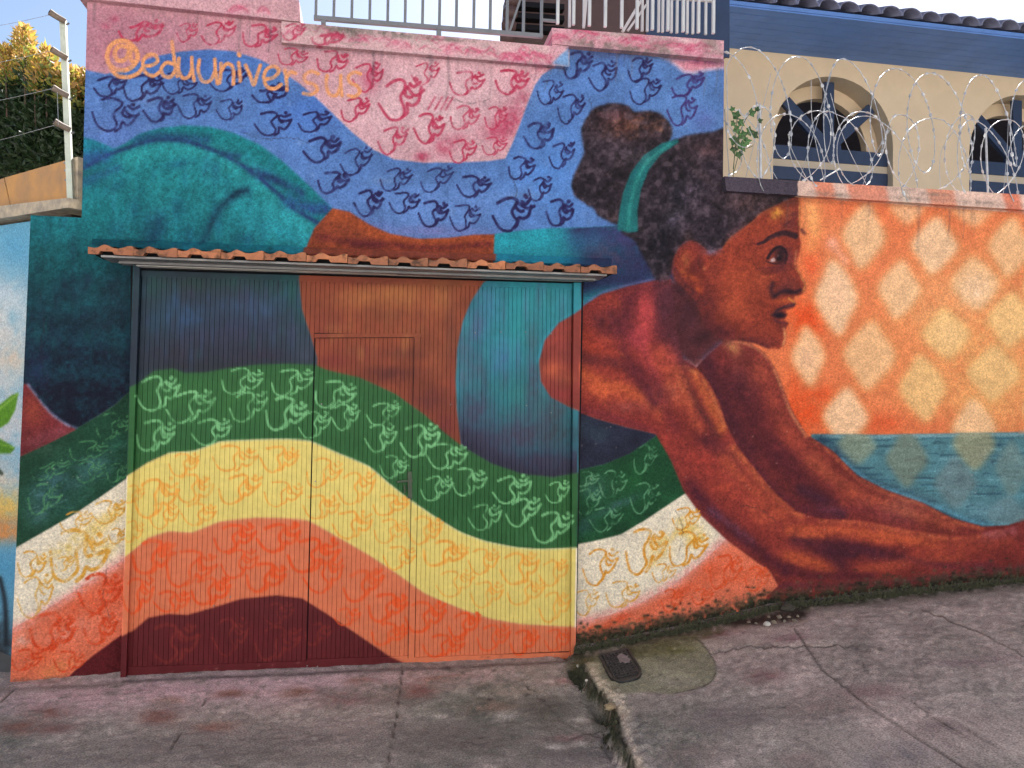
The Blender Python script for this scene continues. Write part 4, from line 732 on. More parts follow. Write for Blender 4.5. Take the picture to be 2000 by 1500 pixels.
for k in range(60):
    x = random.uniform(250, 1110); dab(x, 1322 - (x - 250) * .044 + random.uniform(-14, 2), random.uniform(1, 4), 1.2, random.choice([(190, 150, 140), (60, 30, 30)]), .5, clip=gate_m, dry=.5)

CV[:] = np.clip(CV, 0, 1) ** 1.10
CV[:] = CV * .90 + CV.mean(-1, keepdims=True) * .10                           # thin spray coats dry a little deeper
# ------------------------------------------------------------------ more materials
M['terracotta'] = plain('terracotta', (0.36, 0.135, 0.062), 0.8, var=.22, scale=14, bscale=120, c2=(0.23, 0.085, 0.045))
def vary(m):
    nt = m.node_tree; b_ = nt.nodes['Principled BSDF']; src = b_.inputs['Base Color'].links[0].from_socket
    oi = nt.nodes.new('ShaderNodeObjectInfo'); r = ramp(nt, oi.outputs['Random'], 0, 1, (.62, .60, .62, 1), (1.22, 1.14, 1.0, 1))
    co = nt.nodes.new('ShaderNodeTexCoord'); ad = nt.nodes.new('ShaderNodeVectorMath'); ad.operation = 'ADD'; sc = nt.nodes.new('ShaderNodeVectorMath'); sc.operation = 'SCALE'; sc.inputs[3].default_value = 9.0
    nt.links.new(oi.outputs['Location'], sc.inputs[0]); nt.links.new(co.outputs['Object'], ad.inputs[0]); nt.links.new(sc.outputs[0], ad.inputs[1])
    n = noise_node(nt, 22, 4, .6, 0, ad.outputs[0]); r2 = ramp(nt, n.outputs[0], .50, .66, (1, 1, 1, 1), (.30, .32, .26, 1))
    nt.links.new(mix(nt, 1, mix(nt, 1, src, r.outputs[0], 'MULTIPLY'), r2.outputs[0], 'MULTIPLY'), b_.inputs['Base Color'])
vary(M['terracotta'])
M['steel'] = plain('weathered_steel', (0.22, 0.21, 0.205), 0.5, 0.35, c2=(0.13, 0.125, 0.13), scale=6)
M['oldboard'] = plain('weathered_paint_steel', (0.60, 0.55, 0.48), 0.6, 0.0, c2=(0.34, 0.32, 0.31), scale=5)
M['dark'] = plain('dark_steel_and_shade', (0.010, 0.010, 0.012), 0.8, 0.0)  # near-black for seams, backings and the shadow gap over the gate
M['dark'].node_tree.nodes['Principled BSDF'].inputs['Specular IOR Level'].default_value = .1
M['railgrey'] = plain('grey_rail_paint', (0.42, 0.42, 0.43), 0.45, 0.0, var=.08, bump_s=.05)
M['wire'] = plain('galvanised_wire', (0.46, 0.46, 0.48), 0.45, 0.35, var=.2, scale=30)
M['tanwall'] = plain('cream_house_render', (0.66, 0.51, 0.34), 0.85, var=.05, scale=3, bscale=40)
M['tanreveal'] = plain('shaded_reveal_render', (0.50, 0.41, 0.30), 0.85, var=.06, scale=3)  # cream render toned greyer for the shade inside the arches
M['navy'] = plain('navy_timber_paint', (0.016, 0.034, 0.085), 0.5, var=.12, scale=6)
M['soffit'] = plain('haze_blue_soffit', (0.11, 0.235, 0.56), 0.6, var=.12, scale=2.5)  # blue takes in the flare haze lying over the eave
M['browntimber'] = plain('brown_timber', (0.075, 0.036, 0.032), 0.6, var=.2, scale=5)
M['room'] = plain('room_plaster', (0.10, 0.085, 0.10), 0.9)
M['greypaint'] = plain('pale_green_post_paint', (0.50, 0.53, 0.44), 0.5, var=.12, scale=12)
M['insulator'] = plain('insulator_plastic', (0.22, 0.165, 0.125), 0.6, var=.2, scale=20)
M['hole'] = plain('dark_hole', (0.05, 0.03, 0.025), 0.8)
M['ochre'] = plain('ochre_render', (0.55, 0.27, 0.085), 0.9, scale=6, c2=(0.33, 0.19, 0.10), bscale=70)
M['ledge'] = plain('worn_concrete', (0.56, 0.44, 0.30), 0.9, scale=18, c2=(0.26, 0.22, 0.18), bscale=90, bump_s=.4)
M['tile_backlit'] = plain('backlit_hazy_tile', (0.19, 0.20, 0.29), .8, scale=8, c2=(.12, .12, .18))  # bluish dark tone stands in for backlight and haze on the tiles
M['slate'] = plain('slate_blue_ceiling', (0.075, 0.08, 0.125), .8, scale=4)
M['stone'] = plain('rubble_stone', (0.28, 0.22, 0.16), 0.9, scale=30, c2=(0.12, 0.10, 0.08), bscale=80, bump_s=.4)
M['castiron'] = plain('cast_iron', (0.052, 0.048, 0.05), 0.55, 0.3, scale=22, c2=(0.025, 0.024, 0.026))
M['moss'] = plain('moss', (0.060, 0.058, 0.028), 0.95, scale=40, c2=(0.022, 0.024, 0.014))
M['pale_paving'] = plain('street_paving', (0.44, 0.43, 0.41), 0.9, scale=3, bscale=30)  # paving kept pale to bounce light onto the wall
M['earth'] = plain('yard_ground', (0.20, 0.17, 0.14), 0.95, scale=2)
M['bark'] = plain('bark', (0.10, 0.07, 0.05), 0.9, scale=20)
M['wood'] = plain('vine_stem', (0.09, 0.10, 0.05), 0.8)

def leaf_mat(name, c0, c1, c2):
    m, nt, b = new_mat(name)
    a = nt.nodes.new("ShaderNodeAttribute"); a.attribute_name = "paint"
    nt.links.new(a.outputs["Color"], b.inputs["Base Color"])
    b.inputs["Roughness"].default_value = 0.45
    tr = nt.nodes.new("ShaderNodeBsdfTranslucent"); nt.links.new(a.outputs["Color"], tr.inputs["Color"])
    mx = nt.nodes.new("ShaderNodeMixShader"); mx.inputs[0].default_value = 0.45
    nt.links.new(b.outputs[0], mx.inputs[1]); nt.links.new(tr.outputs[0], mx.inputs[2])
    nt.links.new(mx.outputs[0], nt.nodes["Material Output"].inputs["Surface"])
    return m
M['leaf'] = leaf_mat('leaf', 0, 0, 0)
def glassmat():
    m, nt, b = new_mat('window_glass')
    b.inputs["Base Color"].default_value = (0.03, 0.035, 0.05, 1); b.inputs["Roughness"].default_value = 0.06
    n = noise_node(nt, 1.5, 2, .5, 0, objcoord(nt)); nt.links.new(bump(nt, n.outputs[0], .1, .002), b.inputs["Normal"])
    return m
M['glass'] = glassmat()

# ------------------------------------------------------------------ painted grids
def grid_faces(nu, nv, off=0):
    i, j = np.meshgrid(np.arange(nu), np.arange(nv), indexing='ij')
    a = (i * (nv + 1) + j).ravel() + off
    return np.stack([a, a + nv + 1, a + nv + 2, a + 1], 1)
def quad_grid(TL, TR, BR, BL, step):
    """bilinear grid (world points); u goes left->right, v bottom->top"""
    TL, TR, BR, BL = (np.asarray(p, float) for p in (TL, TR, BR, BL))
    nu = max(int(max(np.linalg.norm(TR - TL), np.linalg.norm(BR - BL)) / step), 1)
    nv = max(int(max(np.linalg.norm(TL - BL), np.linalg.norm(TR - BR)) / step), 1)
    u, v = np.meshgrid(np.linspace(0, 1, nu + 1), np.linspace(0, 1, nv + 1), indexing='ij')
    u = u[..., None]; v = v[..., None]
    P = (BL * (1 - u) + BR * u) * (1 - v) + (TL * (1 - u) + TR * u) * v
    return P.reshape(-1, 3), grid_faces(nu, nv), nu, nv
def skin(TL, TR, BR, BL, step, thick, rough=0.0, back=True):
    """painted front grid with sides and back, thick metres towards +Y"""
    V, Fc, nu, nv = quad_grid(TL, TR, BR, BL, step)
    idx = np.arange(len(V)).reshape(nu + 1, nv + 1)
    loop = np.concatenate([idx[:, 0], idx[-1, 1:], idx[::-1, -1][1:], idx[0, ::-1][1:-1]])
    bk = V[loop].copy(); bk[:, 1] += thick
    b0 = len(V); n = len(loop)
    if rough:
        inner = np.ones(len(V), bool); inner[loop] = False
        h = (fast_noise(V[:, 0], V[:, 2], 38) - .5) * 1.0 + (fast_noise(V[:, 0] + 31, V[:, 2] + 7, 5) - .5) * 1.4
        V[inner, 1] += h[inner] * rough
    k = np.arange(n); k2 = (k + 1) % n
    sides = np.stack([loop[k2], loop[k], b0 + k, b0 + k2], 1)
    Fc = np.concatenate([Fc, sides])
    V = np.concatenate([V, bk])
    if back:
        c = [int(np.where(loop == q)[0][0]) + b0 for q in (idx[0, 0], idx[-1, 0], idx[-1, -1], idx[0, -1])]
        Fc = np.concatenate([Fc, [c[::-1]]])
    return V, Fc
_NT = RNG.random((257, 257)).astype(np.float32)
def fast_noise(x, y, f):
    x = np.asarray(x) * f + 1000; y = np.asarray(y) * f + 1000
    xi = np.floor(x).astype(int); yi = np.floor(y).astype(int); fx = x - xi; fy = y - yi
    fx = fx * fx * (3 - 2 * fx); fy = fy * fy * (3 - 2 * fy); xi %= 256; yi %= 256
    return (_NT[xi, yi] * (1 - fx) + _NT[xi + 1, yi] * fx) * (1 - fy) + (_NT[xi, yi + 1] * (1 - fx) + _NT[xi + 1, yi + 1] * fx) * fy
def paint_cols(V, yplane=None, cv=None):
    y = V[:, 1] if yplane is None else np.full(len(V), yplane)
    px, py = proj(V[:, 0], y, V[:, 2])
    return sample(CV if cv is None else cv, px, py)
def merge(parts):
    vs_, fs, o = [], [], 0
    for V, Fc in parts:
        vs_.append(V); fs.append(Fc + o); o += len(V)
    return np.concatenate(vs_), np.concatenate(fs)

# ------------------------------------------------------------------ the ground
CRK = np.array([at_z(*p, 0.0)[:2] for p in ((1118, 1283), (1132, 1312), (1150, 1345), (1176, 1374), (1194, 1402), (1204, 1440), (1222, 1480), (1240, 1520), (1262, 1580))])
CRK = np.vstack([[CRK[0, 0] - .01, .3], CRK, [CRK[-1, 0] + .15, CRK[-1, 1] - 1.2]])
def crack_x(y):
    o = np.argsort(CRK[:, 1]); return np.interp(y, CRK[o, 1], CRK[o, 0])
WB = np.array([at_y(*p)[[0, 2]] for p in ((5, 1345), (236, 1324), (700, 1304), (1117, 1285))])       # wall foot, left slab
WB2 = np.array([at_y(*p)[[0, 2]] for p in ((1128, 1272), (1180, 1262), (1300, 1238), (1400, 1216), (1520, 1188), (1700, 1166), (1850, 1151), (2000, 1135))])
def ground_z(x, y):
    x = np.asarray(x, float); y = np.asarray(y, float)
    zl = np.interp(x, WB[:, 0], WB[:, 1]) + 0.016 * y
    s = (WB2[-1, 1] - WB2[-3, 1]) / (WB2[-1, 0] - WB2[-3, 0])
    zr = np.where(x > WB2[-1, 0], WB2[-1, 1] + s * (x - WB2[-1, 0]), np.interp(x, WB2[:, 0], WB2[:, 1])) + 0.016 * y
    zr = np.where(x < WB2[0, 0], WB2[0, 1] + .05 * (x - WB2[0, 0]), zr) + np.interp(-y, [0, .25, 1.2, 3], [0, .012, .035, .05]) * np.clip(1.6 - (x - 1.3), 0, 1)
    wob = (fast_noise(x, y, 14) - .5) * .07 + (fast_noise(x, y, 45) - .5) * .035
    t = np.clip((x + wob - crack_x(y)) / 0.055 + .5, 0, 1); t = t * t * (3 - 2 * t)
    return zl * (1 - t) + zr * t
# stains on the concrete, in the same wall-pixel units
GH, GW, GX, GY = 900, 3120, -420, 1080
_keep = (CV, N_BIG, N_MID, N_FINE)
MURAL = CV
CV = np.zeros((GH, GW, 3), np.float32); CY0_, CH_ = CY0, CH
CY0, CH = GY, GH
N_BIG = fbm(120, 4, 21, GH, GW, 1.8); N_MID = fbm(30, 4, 22, GH, GW, 1.8); N_FINE = fbm(6, 3, 23, GH, GW, 1.6)
gcol = np.array([140, 130, 124], np.float32) / 255
CV[:] = gcol * (1 + (N_BIG - .5)[..., None] * .50 + (N_MID - .5)[..., None] * .30 + (N_FINE - .5)[..., None] * .42)
CV += (N_BIG - .5)[..., None] * np.array([.06, -.01, .01], np.float32)
for x, y, rx, ry, c, a in ((420, 1345, 400, 40, (176, 152, 156), .75), (120, 1372, 180, 26, (170, 146, 148), .6), (900, 1320, 220, 24, (158, 138, 136), .6), (640, 1330, 160, 16, (182, 160, 164), .5), (500, 1450, 500, 40, (124, 114, 110), .6),
                           (95, 1392, 50, 14, (126, 92, 84), .75), (40, 1420, 60, 16, (116, 88, 80), .7), (110, 1422, 44, 12, (116, 86, 82), .6), (310, 1400, 40, 18, (126, 92, 84), .7), (330, 1368, 34, 8, (134, 104, 90), .5), (420, 1418, 50, 12, (140, 106, 96), .6), (450, 1355, 40, 9, (132, 98, 88), .6), (580, 1352, 40, 10, (130, 98, 88), .6), (670, 1365, 60, 14, (124, 92, 92), .6),
                           (700, 1330, 30, 8, (140, 106, 92), .6), (815, 1350, 40, 16, (126, 88, 84), .75), (855, 1325, 36, 8, (140, 108, 96), .6), (960, 1380, 60, 14, (134, 104, 92), .5), (780, 1370, 60, 10, (104, 96, 92), .5), (1090, 1330, 40, 8, (146, 104, 104), .5), (1110, 1440, 50, 9, (128, 92, 94), .6), (1000, 1350, 60, 14, (150, 136, 126), .5),
                           (1060, 1380, 60, 24, (92, 84, 80), .55), (1080, 1400, 50, 30, (86, 82, 74), .55), (900, 1450, 160, 40, (104, 96, 92), .6), (1100, 1480, 100, 30, (100, 92, 92), .5), (620, 1480, 160, 20, (112, 104, 98), .5), (300, 1480, 300, 26, (116, 108, 104), .5),
                           (1490, 1320, 40, 18, (124, 92, 90), .7), (1400, 1238, 30, 12, (128, 94, 96), .7), (1540, 1245, 40, 10, (128, 100, 104), .6), (1580, 1490, 60, 18, (122, 90, 90), .7), (1700, 1350, 90, 16, (122, 102, 102), .6), (1600, 1380, 120, 26, (124, 106, 102), .5), (1850, 1420, 90, 20, (118, 104, 102), .6), (1420, 1400, 90, 30, (116, 104, 104), .6), (1900, 1290, 120, 12, (128, 112, 112), .5), (1520, 1420, 60, 20, (142, 132, 126), .4), (1750, 1480, 120, 18, (104, 100, 102), .6), (1360, 1470, 80, 26, (124, 110, 106), .5), (1640, 1440, 80, 14, (140, 130, 124), .4),
                           (1750, 1220, 200, 12, (138, 128, 124), .5), (1620, 1215, 80, 8, (150, 140, 134), .6), (1680, 1265, 30, 8, (84, 80, 80), .5)):
    dab(x, y, rx, ry, [v * .94 for v in c] if max(c) < 145 else c, min(a * 1.35, .95), ang=-3, dry=1.0)
# mossy mortar patch by the cover, moss along the wall
PATCH = [(1150, 1290), (1210, 1270), (1260, 1258), (1330, 1236), (1362, 1250), (1388, 1278), (1398, 1302), (1392, 1326), (1362, 1344), (1320, 1354), (1262, 1352), (1214, 1356), (1190, 1348), (1164, 1322)]
pm = full(poly_mask(PATCH, 1.5, True, wob=3)); put(poly_mask(PATCH, 1.5, True, wob=3), (118, 116, 96), .9, None, .25, .2)
dab(1310, 1268, 60, 18, (92, 92, 58), .85, clip=pm, dry=1); dab(1240, 1275, 50, 12, (86, 84, 56), .8, clip=pm, dry=1); dab(1370, 1310, 26, 26, (112, 110, 92), .6, clip=pm, dry=1.2); dab(1320, 1330, 60, 14, (136, 130, 118), .6, clip=pm)
for k in range(160): dab(random.uniform(1160, 1396), random.uniform(1240, 1350), random.uniform(1, 4), random.uniform(1, 2.5), random.choice([(70, 70, 56), (150, 146, 130), (90, 92, 66), (60, 58, 52)]), .6, clip=pm, dry=.5)
stroke([(1330, 1236), (1362, 1250), (1388, 1278), (1398, 1302), (1392, 1326), (1362, 1344), (1320, 1354)], 1.8, (56, 52, 46), .7, .8, dry=1); stroke([(1230, 1352), (1290, 1358), (1340, 1352)], 1.5, (176, 168, 158), .5, .8, dry=1)
EDGE = [(1140, 1300), (1152, 1325), (1168, 1345), (1192, 1368), (1204, 1392), (1212, 1430), (1232, 1478), (1258, 1540)]
stroke([(a + 14, b) for a, b in EDGE[:5]], 15, (186, 170, 148), .95, .8, dry=.5); stroke([(a + 12, b) for a, b in EDGE[4:]], 9, (166, 152, 138), .9, .8, dry=.7); dab(1200, 1372, 28, 18, (188, 176, 160), .9, dry=.8); dab(1195, 1385, 12, 12, (170, 146, 112), .7, dry=.6)
stroke([(a - 10, b + 4) for a, b in EDGE], 10, (44, 46, 32), .85, .9, dry=1.2); stroke([(a + 1, b + 2) for a, b in EDGE], 4.5, (26, 26, 20), .9, .8, dry=.5); dab(1160, 1355, 18, 12, (30, 34, 20), .95, dry=.6); dab(1172, 1400, 24, 26, (58, 56, 44), .7, dry=1); dab(1120, 1310, 20, 20, (62, 58, 46), .7, dry=1)
MB_ = [(1118, 1290), (1180, 1270), (1300, 1244), (1400, 1222), (1520, 1194), (1700, 1172), (1850, 1156), (2010, 1140), (2300, 1108)]
stroke([(a, b - 5) for a, b in MB_], 15, (44, 43, 32), .95, 1, dry=1.0); stroke([(a, b + 12) for a, b in MB_[:4]], 12, (76, 72, 50), .7, 1, dry=1.2); stroke([(1440, 1215), (1500, 1210), (1565, 1200)], 13, (40, 32, 26), .95, .9, dry=.6)
stroke([(0, 1350), (120, 1342), (240, 1334)], 4, (92, 84, 80), .6, 1, dry=1); stroke([(240, 1330), (600, 1316), (1115, 1292)], 4, (70, 62, 62), .6, 1, dry=.8)  # darker line along the foot of the left wall and gate
JOINTS = [[(786, 1300), (774, 1400), (756, 1500), (738, 1620)], [(1604, 1306), (1680, 1366), (1770, 1425), (1860, 1484), (1960, 1550)], [(1552, 1228), (1604, 1306)], [(0, 1372), (26, 1350)], [(408, 1362), (396, 1378)], [(352, 1430), (318, 1500)]]
CRACKS = [[(1490, 1265), (1580, 1262), (1680, 1262)], [(1830, 1408), (1860, 1440), (1890, 1470), (1920, 1500)], [(1780, 1370), (1840, 1410), (1920, 1440), (2010, 1452)], [(1800, 1190), (1900, 1230), (2010, 1282)], [(1685, 1290), (1695, 1320)], [(1020, 1330), (1060, 1368), (1110, 1420), (1180, 1440)], [(1110, 1440), (1180, 1428)], [(1380, 1280), (1440, 1265), (1520, 1262)]]
GROOVE = np.zeros((GH, GW), np.float32)
def groove(pl, w, dep, jit):
    q = spline(pl, False, 10); q = q + RNG.normal(0, jit, q.shape)
    t = CV.copy(); CVbak = np.zeros_like(GROOVE)
    stroke(q, w, (60, 54, 50), .75, .8, None, False, .6)
    d = np.abs(CV - t).max(-1); np.maximum(GROOVE, np.clip(d * 5, 0, 1) * dep, out=GROOVE)
for j in JOINTS: groove(j, 1.8, 1.0, .3)
for j in CRACKS: groove(j, 1.2, .7, 1.6)
for k in range(26):                                        # scuffs of pale mortar and small dark pits
    x = random.choice([random.uniform(20, 1150), random.uniform(1280, 1990)]); y = random.uniform(1340, 1490)
    dab(x, y, random.uniform(3, 10), random.uniform(1.5, 3.5), random.choice([(178, 170, 164), (60, 54, 52), (170, 160, 150)]), .6, dry=1.2)
for x, y, r in ((1085, 1458, 24), (1130, 1450, 22), (1075, 1330, 20), (860, 1398, 14), (1130, 1405, 26), (985, 1395, 26), (1700, 1222, 26), (1640, 1212, 20)): dab(x, y, r, r * .3, (186, 176, 168), .6, dry=1.5)
for x, y, r in ((938, 1441, 6), (875, 1305, 8), (1028, 1358, 7), (955, 1366, 8), (1720, 1268, 7)): dab(x, y, r, r * .4, (52, 46, 44), .8, dry=.5)
GCV = CV; CV, N_BIG, N_MID, N_FINE = _keep; CY0, CH = CY0_, CH_
def stains(V):
    px, py = proj(V[:, 0], V[:, 1], V[:, 2]); return np.clip(sample(GCV, px, py, GX, GY) * np.array([1.60, 1.49, 1.44], np.float32), 0, .8)
gx = np.concatenate([np.linspace(-9, -3.05, 12), np.arange(-3.0, 5.6, 0.0125), np.linspace(5.7, 14, 14)])
gy = np.concatenate([np.linspace(-2.6, -1.75, 6), np.arange(-1.7, 0.30, 0.0125)])
U_, V_ = np.meshgrid(gx, gy, indexing='ij'); gv = np.stack([U_.ravel(), V_.ravel(), ground_z(U_, V_).ravel()], 1)
gc = stains(gv)
px, py = proj(gv[:, 0], gv[:, 1], gv[:, 2])
inside = (np.abs(px - 1000) < 1400) & (py > GY) & (py < GY + GH)
gi = np.where(inside, GROOVE[np.clip(py - GY, 0, GH - 1).astype(int), np.clip(px - GX, 0, GW - 1).astype(int)], 0)
near = (gx[:, None] * 0 + 1) * (np.ones_like(gy))[None]
rough = (fast_noise(gv[:, 0], gv[:, 1], 30) - .5) * .006 + (fast_noise(gv[:, 0], gv[:, 1], 7) - .5) * .012 + (fast_noise(gv[:, 0], gv[:, 1], 90) - .5) * .003
cd = gv[:, 0] - crack_x(gv[:, 1])
hole = np.exp(-((cd + .03) / .045) ** 2) * np.clip(fast_noise(gv[:, 0] * .3, gv[:, 1], 9) * 1.6 - .25, 0, 1) * .045
gv[:, 2] += rough - gi * .008 - hole - (np.abs(cd) < .12) * (fast_noise(gv[:, 0], gv[:, 1], 60) - .5) * .016
bad = ~inside; gc[bad] = alb((150, 138, 136))
def ground_mat():
    m, nt, b = new_mat('worn_concrete_pavement'); co = objcoord(nt)
    a = nt.nodes.new("ShaderNodeAttribute"); a.attribute_name = "paint"
    f = noise_node(nt, 120, 4, .65, 0, co); g = noise_node(nt, 16, 6, .6, .5, co)
    r1 = ramp(nt, f.outputs[0], .36, .66, (.50, .50, .50, 1), (1.34, 1.33, 1.30, 1)); r2 = ramp(nt, g.outputs[0], .3, .7, (.80, .79, .80, 1), (1.12, 1.12, 1.1, 1))
    c = mix(nt, 1, a.outputs["Color"], r1.outputs[0], 'MULTIPLY'); c = mix(nt, 1, c, r2.outputs[0], 'MULTIPLY')
    nt.links.new(c, b.inputs["Base Color"]); b.inputs["Roughness"].default_value = .88; b.inputs["Specular IOR Level"].default_value = .25
    n = bump(nt, f.outputs[0], .5, .006); n = bump(nt, g.outputs[0], .4, .012, n); nt.links.new(n, b.inputs["Normal"])
    return m
pav = mesh_obj('pavement', gv, grid_faces(len(gx) - 1, len(gy) - 1), ground_mat(), None, True, gc)
tag(pav, 'worn stained concrete pavement in front of the mural', None, kind='structure')
m_ = MB()
for i in range(46):                                        # kerb stones following the slope of the street
    x = -9 + i * .5; z0, z1 = float(ground_z(x, -2.6)), float(ground_z(x + .49, -2.6))
    m_.hexa([(x, -2.75, z0 - .3), (x + .49, -2.75, z1 - .3), (x + .49, -2.603, z1 - .3), (x, -2.603, z0 - .3), (x, -2.75, z0 + .004), (x + .49, -2.75, z1 + .004), (x + .49, -2.603, z1 + .004), (x, -2.603, z0 + .004)])
tag(m_.build('kerb', M['ledge']), 'concrete kerb along the street edge', None, kind='structure')
sx = np.linspace(-60, 60, 61); sy = np.linspace(-70, -2.755, 20); U_, V_ = np.meshgrid(sx, sy, indexing='ij')
sz = ground_z(np.clip(U_, -9, 12), -2.6) - .13
tag(mesh_obj('street', np.stack([U_.ravel(), V_.ravel(), sz.ravel()], 1), grid_faces(60, 19), M['pale_paving'], None, True), 'paved street running past the wall', None, kind='structure')
tag(mesh_obj('ground', [(-80, .26, -.05), (80, .26, -.05), (80, 120, -.05), (-80, 120, -.05)], [(0, 1, 2, 3)], M['earth']), 'ground of the plots behind the walls', None, kind='structure')

# ------------------------------------------------------------------ the mural wall
CV = MURAL
wall = tag(empty('mural_wall', (0, 0.1, 0)), 'tall rendered wall painted with a mural of a stretching woman, sunset and coloured bands', 'wall')
def wp(px, py, y=0.0): return at_y(px, py, y)
xL_t, xL_b = wp(45, 418)[0], wp(4, 1345)[0]
XB = wp(150, 300)[0]; XGL_t, XGL_b = wp(261, 515)[0], wp(235, 1325)[0]; XGR_t, XGR_b = wp(1135, 550)[0], wp(1122, 1285)[0]; XC = wp(1426, 230)[0]
X546 = wp(546, 45)[0]; X1116 = wp(1117, 95)[0]
ZB = -.30; ST = 0.0068
def pt(x, z): return (x, 0.0, z)
zA = wp(100, 415)[2]; zG0, zG1 = wp(261, 512)[2], wp(1135, 546)[2]
def zline(p, q):                                          # z of the line through two wall pixels as a function of x
    a, b = wp(*p), wp(*q)
    return lambda x: a[2] + (b[2] - a[2]) * (x - a[0]) / (b[0] - a[0])
c1, c2, c3, c4 = zline((343, 0), (546, 21)), zline((605, 72), (1112, 114)), zline((1120, 77), (1424, 103)), zline((1434, 366), (1998, 402))
zg = lambda x: zG0 + (zG1 - zG0) * (x - XGL_t) / (XGR_t - XGL_t)
xlz = lambda z: xL_t + (xL_b - xL_t) * (z - zA) / (wp(4, 1345)[2] - zA)
parts = []
def add(TL, TR, BR, BL, step=ST): parts.append(skin(TL, TR, BR, BL, step, .22, .0032))
add(pt(xL_t, zA), pt(XB, zA), pt(XB, ZB), pt(xlz(ZB), ZB))
xgl = lambda z: XGL_t + (XGL_b - XGL_t) * (z - zG0) / (wp(235, 1325)[2] - zG0)
xgr = lambda z: XGR_t + (XGR_b - XGR_t) * (z - zG1) / (wp(1122, 1285)[2] - zG1)
add(pt(XB, zg(XB)), pt(XGL_t, zG0), pt(xgl(ZB), ZB), pt(XB, ZB))
XLAST = 6.4
add(pt(XGR_t, zG1), pt(XC, zg(XC)), pt(XC, ZB), pt(xgr(ZB), ZB))
add(pt(XB, c1(XB)), pt(X546, c1(X546)), pt(X546, zg(X546)), pt(XB, zg(XB)))
add(pt(X546, c2(X546)), pt(X1116, c2(X1116)), pt(X1116, zg(X1116)), pt(X546, zg(X546)))
add(pt(X1116, c3(X1116)), pt(XC, c3(XC)), pt(XC, zg(XC)), pt(X1116, zg(X1116)))
add(pt(XC, c4(XC)), pt(4.72, c4(4.72)), pt(4.72, ZB), pt(XC, ZB)); add(pt(4.72, c4(4.72)), pt(XLAST, c4(XLAST)), pt(XLAST, ZB), pt(4.72, ZB), .02)
V, Fc = merge(parts)
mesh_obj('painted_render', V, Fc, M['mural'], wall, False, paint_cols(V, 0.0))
def coping(TL, TR, BR, BL, y0=-.045, thick=.33, step=.009):
    q = [at_y(*p, y0) for p in (TL, TR, BR, BL)]
    V, Fc = skin(*q, step, thick, .0022)
    return mesh_obj('coping', V, Fc, M['copingpaint'], wall, False, paint_cols(V, y0))
coping((140, -62), (581, -16), (584, 27), (140, -22)); coping((546, 26), (1094, 77), (1116, 118), (546, 68), y0=-.042); coping((1085, 40), (1427, 66), (1426, 103), (1085, 72), y0=-.05)
coping((1428, 336), (2560, 407), (2560, 438), (1432, 365), y0=-.045)
m_ = MB(); a, b = at_y(1086, 72, -.048), at_y(1118, 118, -.048); c, d = at_y(1118, 76, -.048), at_y(1086, 116, -.048)
V, Fc = skin(at_y(1085, 73, -.046), at_y(1118, 77, -.046), at_y(1118, 119, -.046), at_y(1094, 114, -.046), .009, .3, .001)
mesh_obj('coping_return', V, Fc, M['copingpaint'], wall, False, paint_cols(V, -.046))

# ------------------------------------------------------------------ the gate
GY_ = 0.05
gate = tag(empty('garage_gate', (at_y(690, 1310, GY_)[0], GY_, 0.0)), 'wide ribbed metal garage gate with a wicket door, painted over by the mural', 'gate')
inv = Matrix.Translation(-gate.location)
def gpart(name, V, Fc, mat, parent=gate, cols=None, smooth=False):
    o = mesh_obj(name, V, Fc, mat, parent, smooth, cols)
    o.matrix_parent_inverse = inv if parent is gate else Matrix.Identity(4)
    return o
TL, TR, BR, BL = (at_y(*p, GY_) for p in ((278, 529), (1117, 555), (1113, 1284), (247, 1324)))
def gp(s, t, y=GY_):
    p = (TL * (1 - s) + TR * s) * (1 - t) + (BL * (1 - s) + BR * s) * t
    return np.array([p[0], y, p[2]])
def st(px, py):
    """gate coordinates (s, t) of a photo pixel on the gate plane"""
    P = at_y(px, py, GY_); s, t = .5, .5
    for _ in range(25):
        e = P - gp(s, t); ds = (gp(s + 1e-4, t) - gp(s, t)) / 1e-4; dt = (gp(s, t + 1e-4) - gp(s, t)) / 1e-4
        A_ = np.array([[ds[0], dt[0]], [ds[2], dt[2]]]); q = np.linalg.solve(A_, [e[0], e[2]]); s += q[0]; t += q[1]
    return s, t
def slat(s0, s1, t0, t1, parent, name='slat', d=.0042, y=GY_):
    n = max(int((t1 - t0) * 2.35 / .0085), 2); t = np.linspace(t0, t1, n + 1)
    prof = [(0, d), (.06, 0), (.28, 0), (.5, 0), (.72, 0), (.94, 0), (1, d)]
    rows = [[gp(s0 + (s1 - s0) * u, tt, y + dy) for u, dy in prof] for tt in t]
    V = np.array(rows).reshape(-1, 3); k = len(prof); V[:, 1] += (fast_noise(V[:, 0], V[:, 2], 2.2) - .5) * .009 + (fast_noise(V[:, 0] + 9, V[:, 2], 7) - .5) * .003
    Fc = []
    for i in range(n):
        for j in range(k - 1):
            a = i * k + j; Fc.append((a, a + k, a + k + 1, a + 1))
    V2 = V.copy(); V2[:, 1] = y
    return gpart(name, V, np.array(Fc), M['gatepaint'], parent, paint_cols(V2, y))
def strip(p0, p1, p2, p3, parent, name, y, thick=.012, step=.009):
    """flat painted steel strip, corners as photo pixels TL TR BR BL on the plane y"""
    V, Fc = skin(*[at_y(*p, y) for p in (p0, p1, p2, p3)], step, thick, 0.0)
    return gpart(name, V, Fc, M['gatepaint'], parent, paint_cols(V, y))
m_ = MB(); q = [gp(0, 1), gp(1, 1), gp(1, 0), gp(0, 0)]
V, Fc = skin(*[gp(*c, GY_ + .014) for c in ((0, 0), (1, 0), (1, 1), (0, 1))], .5, .03); gpart('backing_sheet', V, Fc, M['dark'])
